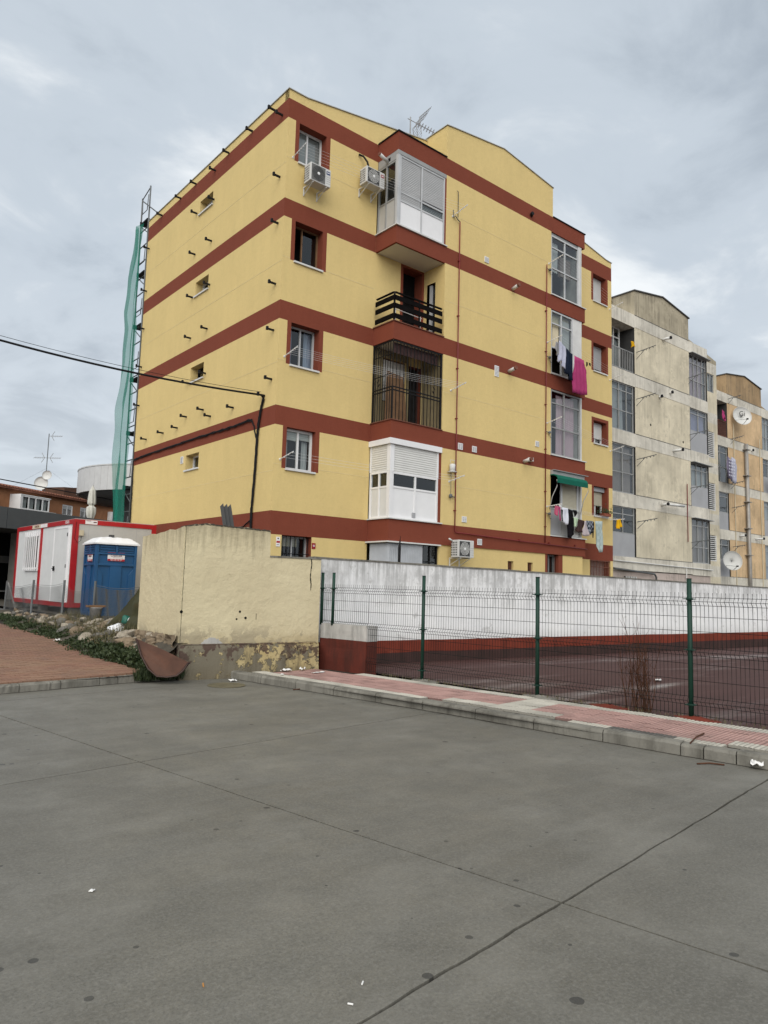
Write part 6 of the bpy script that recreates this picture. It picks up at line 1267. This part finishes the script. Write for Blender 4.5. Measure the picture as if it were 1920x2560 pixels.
# ---- brick building
bd = Vector((.84, .54, 0)).normalized(); bn = Vector((bd.y, -bd.x, 0)); BO = Vector((1.04, 34.9, 0)) - bd*6
br = thing('brick_building', (6, 38, .58), 'two storey brown brick house with a red tiled roof at far left', 'building')
fr = dict(O=tuple(BO), A=tuple(bd), N=tuple(bn)); BL = 24
wins = [(6.9, 9.3, 6.05, 6.95, 'bay'), (11.5, 12.5, 6.15, 6.9, 'w'), (13.3, 14.3, 6.15, 6.9, 'w'), (16.3, 18.6, 5.9, 6.9, 'b')]
facade(br, fr, 0, BL, .5, 7.45, [dict(a=(a, b_), z=(c, d), d=.1, r='white_paint') for a, b_, c, d, k in wins if k != 'bay'], (), wall='brick_far')
for a, b_, c, d, k in wins:
    if k == 'w':
        w = glazing(br, fr, a, b_, c, d, -.06, (.5,), (), .07, 'white_paint', bd=.4); shutter(w, fr, a+.06, b_-.06, d-.3, d-.06, -.04, 'shutter_grey', .07); curtain(w, fr, a+.5, b_-.08, c+.05, d-.1, -.2, 'curtain_white', 4)
    elif k == 'b': q = MB(**fr); q.box(a, b_, -.05, .35, c, d); q.build('closed_blind', 'white_paint', br)
    else:
        q = MB(**fr); q.box(a-.1, b_+.1, .0, .9, c-.4, c); q.box(a-.1, b_+.1, .0, .9, d, d+.06); o = q.build('bay_window', 'white_paint', br); w_ = glazing(br, dict(O=tuple(BO+bn*.85), A=tuple(bd), N=tuple(bn)), a, b_, c, d, 0, (.25, .5, .75), (), .09, 'white_paint', bd=.5)
        for x0, x1 in ((a+.1, a+.55), (a+.7, a+1.15), (a+1.3, a+1.7), (a+1.85, a+2.3)): curtain(w_, dict(O=tuple(BO+bn*.85), A=tuple(bd), N=tuple(bn)), x0, x1, c+.05, d-.05, -.15, 'curtain_white', 3)
        q = MB(**fr); q.box(a-.1, a-.02, .0, .88, c, d); q.build('side_cheek', 'white_paint', br)
q = MB(**fr)
for i in range(int(BL/.24)): a = i*.24; q.tube([(a+.12, .35, 7.42), (a+.12, -4.5, 8.25)], .075, 6)
q.build('tile_ridges', 'roof_tile', br)['kind'] = 'stuff'
q = MB(**fr); q.quad((0, .35, 7.40), (BL, .35, 7.40), (BL, -4.5, 8.22), (0, -4.5, 8.22)); q.box(0, BL, -.0, .33, 7.30, 7.38); q.build('roof', 'roof_tile', br)
q = MB(**fr); q.box(-.3, BL, -9, -.1, .5, 7.4); q.build('body', 'brick_dark', br)
q = MB(**fr); q.prism([(12.9, 7.2), (17.2, 7.2), (17.2, 8.75), (15.9, 8.75), (15.9, 8.60), (12.9, 8.35)], -3.2, -1.2); q.build('stair_tower', 'brick_dark', br)
q = MB(**fr); q.tube([(9.4, .02, 6.0), (9.4, .05, 6.6), (9.6, .05, 6.8), (9.9, .05, 6.85)], .03, 6); q.build('loose_cable', 'curtain_cream', br, True)
q = MB(**fr); q.box(8.7, 9.5, .95, 1.3, 5.75, 6.05); q.build('cooling_unit', 'ac_white', br)
q = MB(**fr); q.box(-2.2, -.05, -.3, .4, .5, 7.6); q.build('rendered_end', 'pale_stone', br)
# aerial mast with dishes on the brick house
am_ = thing('tv_antenna', (4.6, 38.6, 7.6), 'tall aerial mast with two small dishes on the brick house roof', 'antenna')
mx0 = Vector((4.61, 38.6, 0)); q = MB(); q.tube([(mx0.x, mx0.y, 7.5), (mx0.x-.0, mx0.y, 11.9)], .03, 6); q.build('mast', 'old_steel', am_)
ex = Vector((.77, -.64, 0))
for z, L_ in ((11.73, .95), (10.16, .95), (10.16, -.95)):
    q = MB(); c = Vector((mx0.x, mx0.y, z)); q.tube([tuple(c), tuple(c+ex*L_)], .014, 4)
    for k in range(6): p_ = c+ex*L_*(.3+.13*k); q.tube([tuple(p_+Vector((.1, .12, .09))), tuple(p_-Vector((.1, .12, .09)))], .011, 4)
    for sg in (1, -1): q.tube([tuple(c+ex*L_*.2), tuple(c+ex*L_*.42+Vector((0, 0, .34*sg)))], .018, 4)
    q.build('aerial', 'alu_old', am_)
for z, R_, off in ((8.90, .33, .0), (8.32, .48, -.37)): q = MB(); c = mx0+ex*off-Vector((0, .25, 0)); q.lathe((c.x, c.y, z), [(.001, -.08), (R_*.6, -.05), (R_, 0), (R_, .015)], 22, (-.55, -.8, .12)); q.build('small_dish', 'dish_white', am_, True)
for e1 in ((2.6, 38.9, 7.95), (8.3, 40.5, 7.7)): q = MB(); q.tube([(mx0.x, mx0.y, 9.4), e1], .005, 3); q.build('guy_wire', 'old_steel', am_)
sc_ = MB(); sc_.tube(catenary((-16, 24, 8.2), (14, 30, 6.2), .3, 20), .03, 5); tag(sc_.build('overhead_cable', 'black_cable'), 'thin far cable crossing before the brick house roof', 'cable')
# ---- round building peeping past the scaffold
rb = thing('round_building', (10, 27.5, .6), 'pale metal clad round upper storey behind the scaffold', 'building')
RC, RR = Vector((9.9, 29.5, 0)), 5.6
for i in range(64):
    a0, a1 = 2*PI*i/64, 2*PI*(i+.975)/64; q = MB()
    k = q.add([RC + Vector((R_*math.cos(a), R_*math.sin(a), z)) for R_ in (RR, RR-.12) for a, z in ((a0, 6.9), (a1, 6.9), (a1, 8.35), (a0, 8.35))])
    q.f += [(k, k+1, k+2, k+3), (k+4, k+5, k+6, k+7), (k, k+1, k+5, k+4), (k+3, k+2, k+6, k+7), (k, k+3, k+7, k+4), (k+1, k+2, k+6, k+5)]; q.build('cladding_panel', 'metal_pale', rb)
q = MB(); q.lathe(tuple(RC), [(RR-.13, 8.3), (RR-.13, 6.92), (RR-.9, 6.55), (RR-2.2, 6.4), (RR-2.2, .5)], 48); q.build('drum', 'soffit_dark', rb, True); q = MB(); q.lathe(tuple(RC), [(RR+.03, 8.35), (RR+.03, 8.42), (RR-.3, 8.42), (0, 8.5)], 48); q.build('roof', 'metal_pale', rb)

# ================================================================ LOOSE THINGS
# bent brown furniture panel
pn = thing('furniture_panel', (-4.4, -4.25, .12), 'broken curved brown wooden furniture panel leaning on the rubble by the cream wall', 'panel')
o0 = Vector((-4.76, -3.98, .70)); o1 = Vector((-4.03, -4.42, .33)); o2 = Vector((-4.50, -4.30, .14))
ex_ = (o1-o0); nrm = (o1-o0).cross(o2-o0).normalized()
if nrm.y > 0: nrm = -nrm
outl = [o0, o0.lerp(o1, .5)+Vector((0, 0, .015)), o1, o1.lerp(Vector((-4.24, -4.50, .16)), .6)+Vector((0, 0, -.02)), Vector((-4.26, -4.48, .14)), Vector((-4.40, -4.42, .12)), Vector((-4.52, -4.32, .13)), Vector((-4.62, -4.2, .24)), Vector((-4.70, -4.08, .44))]
q = MB(); n_ = len(outl); k = q.add([p_+nrm*.0 for p_ in outl]+[p_-nrm*.022 for p_ in outl]); q.f.append(tuple(range(k, k+n_))); q.f.append(tuple(range(k+2*n_-1, k+n_-1, -1)))
for i in range(n_): j = (i+1) % n_; q.f.append((k+i, k+j, k+n_+j, k+n_+i))
q.build('panel_face', 'board_brown', pn)
cc = sum(outl, Vector())/n_
rim = outl[2:] + [outl[0]]
q = MB(); m_ = len(rim); k = q.add([p_+nrm*.012 for p_ in rim]+[cc+(p_-cc)*.93+nrm*.03+Vector((0, 0, -.01)) for p_ in rim]+[cc+(p_-cc)*1.04+nrm*.04+Vector((0, 0, -.015)) for p_ in rim]+[cc+(p_-cc)*1.03 for p_ in rim])
for i in range(m_-1):
    for r0 in (0, 1, 2): q.f.append((k+r0*m_+i, k+r0*m_+i+1, k+(r0+1)*m_+i+1, k+(r0+1)*m_+i))
q.build('curved_rim', 'board_edge', pn, True)
# bucket, bags, net
bu = thing('bucket', (-3.35, 2.3, .66), 'cement crusted bucket standing on the rubble before the toilet', 'bucket')
q = MB(); q.lathe((-3.34, 2.3, .64), [(.0, 0), (.10, 0), (.145, .30), (.16, .31), (.16, .33), (.135, .33), (.095, .02), (0, .02)], 16); q.build('body', 'bucket_grey', bu, True)
q = MB(); q.box(-3.56, -3.12, 2.22, 2.38, .975, 1.02); q.build('board_lid', 'timber_tan', bu)
def bag(c, s_, mt, label, sd):
    bm = bmesh.new(); bmesh.ops.create_icosphere(bm, subdivisions=3, radius=1)
    for v in bm.verts: d = 1+.28*noise.noise(v.co*1.6+Vector((sd, 0, 0)))+.12*noise.noise(v.co*4.5+Vector((0, sd, 0))); v.co = Vector((v.co.x*d*s_[0], v.co.y*d*s_[1], max(-.25*s_[2], v.co.z*d*s_[2])))
    me = bpy.data.meshes.new('rubbish_bag'); bm.to_mesh(me); bm.free(); me.materials.append(M[mt])
    for p_ in me.polygons: p_.use_smooth = True
    tag(inst('rubbish_bag', me, c), label, 'rubbish bag', 'rubbish on the bank')
bag((-3.93, -.85, .62), (.20, .18, .14), 'rubbish_white', 'white plastic rubbish bag at the foot of the torn net', 3)
bag((-3.70, -1.05, .78), (.13, .12, .13), 'rubbish_white', 'smaller pale rubbish bag behind the torn net', 6)
bag((-3.80, -.95, .80), (.10, .09, .14), 'rubbish_green', 'dark green plastic bag between the two white bags', 9)
nt2 = thing('torn_net', (-3.7, -1.2, .6), 'dirty olive torn net hanging from a stake beside the cream wall', 'net')
q = MB(); q.tube([(-3.72, -1.85, .45), (-3.67, -1.75, 1.80)], .022, 6); q.build('stake', 'timber_tan', nt2)
def nf(i, j):
    top = Vector((-3.68, -1.72, 1.78)); bl = Vector((-3.80, -.15, .68)); brp = Vector((-3.78, -1.75, .55)); tr = Vector((-3.66, -1.45, 1.68))
    a = top.lerp(tr, i); c_ = brp.lerp(bl, i); p_ = a.lerp(c_, j); rr = .05*math.sin(i*11+j*4)*(.3+j)+.06*noise.noise(Vector((i*4, j*5, 7)))
    return (p_.x-rr-.06*j, p_.y+.05*math.sin(j*6)*i-.14*math.sin(j*PI)*i, p_.z+.02*math.sin(i*9))
q = MB(); q.grid(nf, 20, 24); q.build('net', 'camo_net', nt2, True)
# dark corrugated scrap behind the cream wall
q = corr((-3.05, -3.5, 0), (-2.80, -3.46, 0), -1.56, .8, 6); me = q
for v in me.v: v.x -= (v.z-.3)*.22
for v in me.v: v.z += 2.22 + (.06 if (v.x*37 % 1) > .5 and v.z > .5 else 0)
tag(me.build('corrugated_scrap', 'soffit_dark', thick=.006), 'torn dark corrugated sheet poking up behind the cream wall', 'sheet')
q = MB(); q.tube([(2.0, -2.6, .66), (2.0, -2.6, 2.6), (2.02, -2.6, 2.86)], [.03, .035, .006], 6); tag(q.build('stake', 'black_iron'), 'dark pointed stake in front of the ground floor wall', 'stake')
# plant pot on the window ledge
pp = thing('potted_plant', (14.3, -.12, 4.53), 'leafy potted plant on the lower right wing window sill', 'plant')
q = MB(); q.box(14.15, 14.60, -.20, .0, 4.532, 4.64); q.build('pot', 'terracotta', pp); q = MB(); rr_ = random.Random(4)
for i in range(160):
    c = Vector((rr_.uniform(13.9, 14.62), rr_.uniform(-.26, .0), 4.63+abs(rr_.gauss(0, .11)))); d = Vector((rr_.uniform(-1, 1), rr_.uniform(-1, .3), rr_.uniform(-.3, .9))).normalized()*.055; s_ = d.cross(Vector((rr_.uniform(-1, 1), rr_.uniform(-1, 1), .2))).normalized()*.02
    q.quad(tuple(c), tuple(c+d*.5+s_), tuple(c+d), tuple(c+d*.5-s_))
q.build('leaves', 'pot_leaf', pp)
# drying rack and leaning boards inside the balconies
q = MB()
for z in (9.62, 9.56, 9.50): q.tube([(3.45, -.45, z), (4.55, -.40, z)], .012, 5)
q.tube([(3.5, -.45, 9.62), (3.5, -.45, 8.93)], .01, 5); q.tube([(4.5, -.4, 9.62), (4.5, -.4, 8.93)], .01, 5); tag(q.build('drying_rack', 'white_paint'), 'white folding drying rack behind the black balcony boards', 'drying rack')
q = MB(); q.prism([(3.35, 6.17), (4.05, 6.17), (3.92, 7.65), (3.40, 7.72)], .48, .5); tag(q.build('leaning_board', 'timber_tan'), 'brown board leaning inside the barred balcony cage', 'board') if False else None
q = MB(O=(0, -.32, 0), A=(1, 0, 0), N=(0, -1, 0)); q.prism([(3.30, 6.17), (4.15, 6.17), (3.95, 7.62), (3.34, 7.70)], 0, .025); tag(q.build('leaning_board', 'timber_tan'), 'brown board leaning inside the barred balcony cage', 'board')
# manhole
mh = thing('manhole_cover', (-3.62, -4.95, .0), 'brownish round manhole cover in the road by the pavement corner', 'manhole cover')
q = MB(); q.lathe((-3.62, -4.95, .003), [(.30, 0), (.30, .006), (.26, .007), (.255, .004), (0, .004)], 28); q.build('lid', 'manhole', mh)
# litter
def scrap(name, c, s_, mt, label, cat='litter', sd=0, rot=0):
    q = MB(); cs, sn = math.cos(rot), math.sin(rot)
    def f(i, j): x, y = (i-.5)*s_[0], (j-.5)*s_[1]; return (c[0]+x*cs-y*sn, c[1]+x*sn+y*cs, c[2]+.003+s_[2]*(.5+.9*noise.noise(Vector((i*3+sd, j*3, sd)))))
    q.grid(f, 6, 6); return tag(q.build(name, mt, None, True, thick=.003), label, cat, 'litter on the ground')
for nm, c, s_, lab, rot in (('paper_scrap', (-2.30, -4.62, .12), (.20, .12, .05), 'crumpled white paper on the pavement under the peeling plinth', .3), ('paper_scrap', (-1.95, -4.60, .12), (.14, .10, .06), 'white paper ball on the pavement near the stub wall', .8), ('paper_scrap', (-1.92, -5.05, .12), (.30, .05, .02), 'long pale paper strip on the pavement before the stub wall', .2),
                            ('paper_scrap', (-2.62, -5.0, .12), (.12, .05, .02), 'small white scrap near the pavement corner', .9), ('paper_cup', (-1.97, -12.42, .0), (.13, .11, .10), 'crushed white paper cup against the kerb at right', .4), ('paper_scrap', (-3.30, -4.55, .0), (.12, .10, .04), 'white scrap on the road by the pavement corner', .1),
                            ('paper_scrap', (-7.87, -11.6, .0), (.03, .02, .01), 'tiny white scrap alone on the road at left', .7), ('paper_scrap', (-4.62, .7, zp(.7)), (.16, .10, .05), 'white scrap at the edge of the brick square', .7), ('tissue', (3.0, -8.6, .09), (.16, .10, .05), 'white tissue lying on the court floor', .5)):
    scrap(nm, c, s_, 'paper', lab, 'litter', len(lab), rot)
q = MB(); q.tube([(-2.98, -4.62, .035), (-2.90, -4.70, .035)], .033, 12); tag(q.build('drink_can', 'alu', None, True), 'crushed drink can at the pavement corner', 'can', 'litter on the ground')
for x, y, a, mt, lab in ((-7.81, -12.76, 1.2, 'butt_orange', 'orange cigarette butt on the road'), (-7.29, -13.13, .7, 'paper', 'white cigarette butt right of the orange one'), (-7.42, -13.22, 2.2, 'paper', 'white cigarette butt nearest the bottom edge')):
    q = MB(); d = Vector((math.cos(a), math.sin(a), 0))*.011; q.tube([(x-d.x, y-d.y, .005), (x+d.x, y+d.y, .005)], .0035, 7); tag(q.build('cigarette_butt', mt), lab, 'litter', 'litter on the ground')
for P_, Q_, lab in (((-2.30, -12.0, .008), (-2.12, -12.18, .01), 'thin dark stick on the road beside the kerb at right'), ((-1.35, -11.6, .128), (-2.0, -11.78, .13), 'long dark stick lying across the pavement tiles'), ((-2.98, -5.9, .01), (-2.75, -6.0, .012), 'pale twig against the kerb near the corner')):
    q = MB(); q.tube([P_, tuple((Vector(P_)+Vector(Q_))/2+Vector((.01, .02, .006))), Q_], .008, 5); tag(q.build('stick', 'dead_twig'), lab, 'stick', 'litter on the ground')
# dry shrub through the fence
ds = thing('dry_shrub', (-.30, -10.2, .1), 'bare reddish dry shrub growing through the green fence', 'shrub'); rr_ = random.Random(9); q = MB()
for i in range(34):
    x, y = -.42+rr_.uniform(-.10, .10), -10.25+rr_.uniform(-.16, .16); a = rr_.uniform(0, 6.28); L_ = rr_.uniform(.5, 1.25); lean = rr_.uniform(.02, .26); pts = [(x, y, .1)]; 
    for k in range(1, 7): t = k/6; pts.append((x+math.cos(a)*lean*t*L_+.02*rr_.uniform(-1, 1), y+math.sin(a)*lean*t*L_+.02*rr_.uniform(-1, 1), .1+L_*t))
    q.tube(pts, [.006*(1-.12*k) for k in range(7)], 4, False)
    for k in range(5):
        p_ = Vector(pts[rr_.randint(2, 5)]); b_ = rr_.uniform(0, 6.28); e_ = p_+Vector((math.cos(b_)*.10, math.sin(b_)*.10, rr_.uniform(.06, .18))); q.tube([tuple(p_), tuple(e_)], [.003, .0012], 3, False)
q.build('stems', 'dead_twig', ds)
# weeds on the bank: uncountable
def weeds(name, n_, fn, mt, label, size, seed):
    rr_ = random.Random(seed); q = MB()
    for i in range(n_):
        c, h = fn(rr_)
        if noise.noise(Vector((c[0]*2.6, c[1]*2.6, seed))) + .35*noise.noise(Vector((c[0]*9, c[1]*9, seed))) < rr_.uniform(-.35, .12): continue
        for k in range(rr_.randint(4, 8)):
            a = rr_.uniform(0, 6.28); el = rr_.uniform(.1, 1.2); s_ = size*rr_.uniform(.6, 1.4); d = Vector((math.cos(a)*math.cos(el), math.sin(a)*math.cos(el), math.sin(el))); b0 = Vector(c)+Vector((rr_.uniform(-.05, .05), rr_.uniform(-.05, .05), rr_.uniform(0, h))); w_ = d.cross(Vector((rr_.uniform(-1, 1), rr_.uniform(-1, 1), .5))).normalized()*s_*.36
            q.quad(tuple(b0), tuple(b0+d*s_*.45+w_), tuple(b0+d*s_*1.0), tuple(b0+d*s_*.5-w_))
    tag(q.build(name, mt), label, 'weeds', kind='stuff')
def onbank(f0, f1, v0, v1, h):
    def fn(r): v = r.uniform(v0, v1); f = r.triangular(f0, f1, f0+(f1-f0)*.35); return (bankp(f, v), v, bankz(f, v)), h*r.uniform(.3, 1)
    return fn
weeds('weeds', 2600, onbank(-.12, .40, -3.9, 8.5, .06), 'weed_leaf', 'low green weeds along the foot of the rubble bank', .042, 1)
weeds('weeds', 900, onbank(-.05, .38, -3.9, -1.6, .12), 'weed_leaf', 'taller green weeds on the bank beside the brown panel', .055, 2)
weeds('dry_weeds', 260, onbank(.15, .95, -1.6, 1.2, .20), 'weed_dry', 'dry brown weeds among the rubble stones', .035, 3)
def grass(name, n_, fn, mt, label, seed):
    rr_ = random.Random(seed); q = MB()
    for i in range(n_):
        c, h = fn(rr_); a = rr_.uniform(0, 6.28); b0 = Vector(c); w_ = Vector((math.cos(a+1.57), math.sin(a+1.57), 0))*.004; tip = b0+Vector((math.cos(a)*h*.5, math.sin(a)*h*.5, h)); md = b0.lerp(tip, .55)+Vector((0, 0, h*.14)); q.quad(tuple(b0-w_), tuple(b0+w_), tuple(md+w_*.8), tuple(md-w_*.8)); q.quad(tuple(md-w_*.8), tuple(md+w_*.8), tuple(tip), tuple(tip))
    q.f = [f_ for f_ in q.f]; tag(q.build(name, mt), label, 'grass', kind='stuff')
grass('grass', 1600, lambda r: ((r.uniform(-4.75, -3.95), r.gauss(-4.02, .06), .02+r.uniform(0, .09)), r.uniform(.05, .17)), 'weed_leaf', 'tufts of grass between the brown panel and the kerb', 5)
grass('grass', 500, lambda r: ((lambda t: (F0.x+FS.x*t+r.uniform(-.08, .06), F0.y+FS.y*t, .115))(r.uniform(1.6, 11)), r.uniform(.02, .07)), 'weed_dry', 'thin dry grass along the foot of the green fence', 6)
grass('grass', 1400, lambda r: ((lambda v, f: (bankp(f, v), v, bankz(f, v)))(r.uniform(-2.0, 4), r.uniform(.2, .95)), r.uniform(.06, .24)), 'weed_dry', 'thin dry grass stems on the rubble bank', 8)

tp_ = MB(); tp_.grid(lambda i, j: (21.0+i*3.2, -3.3+.3*math.sin(i*7+j*3), (.66+j*(1.29+.75*i))+.06*noise.noise(Vector((i*5, j*4, 2)))), 18, 8); tag(tp_.build('tarpaulin', 'black_wood', None, True, thick=.01), 'black tarpaulin heaped behind the white wall at the right edge', 'tarpaulin')
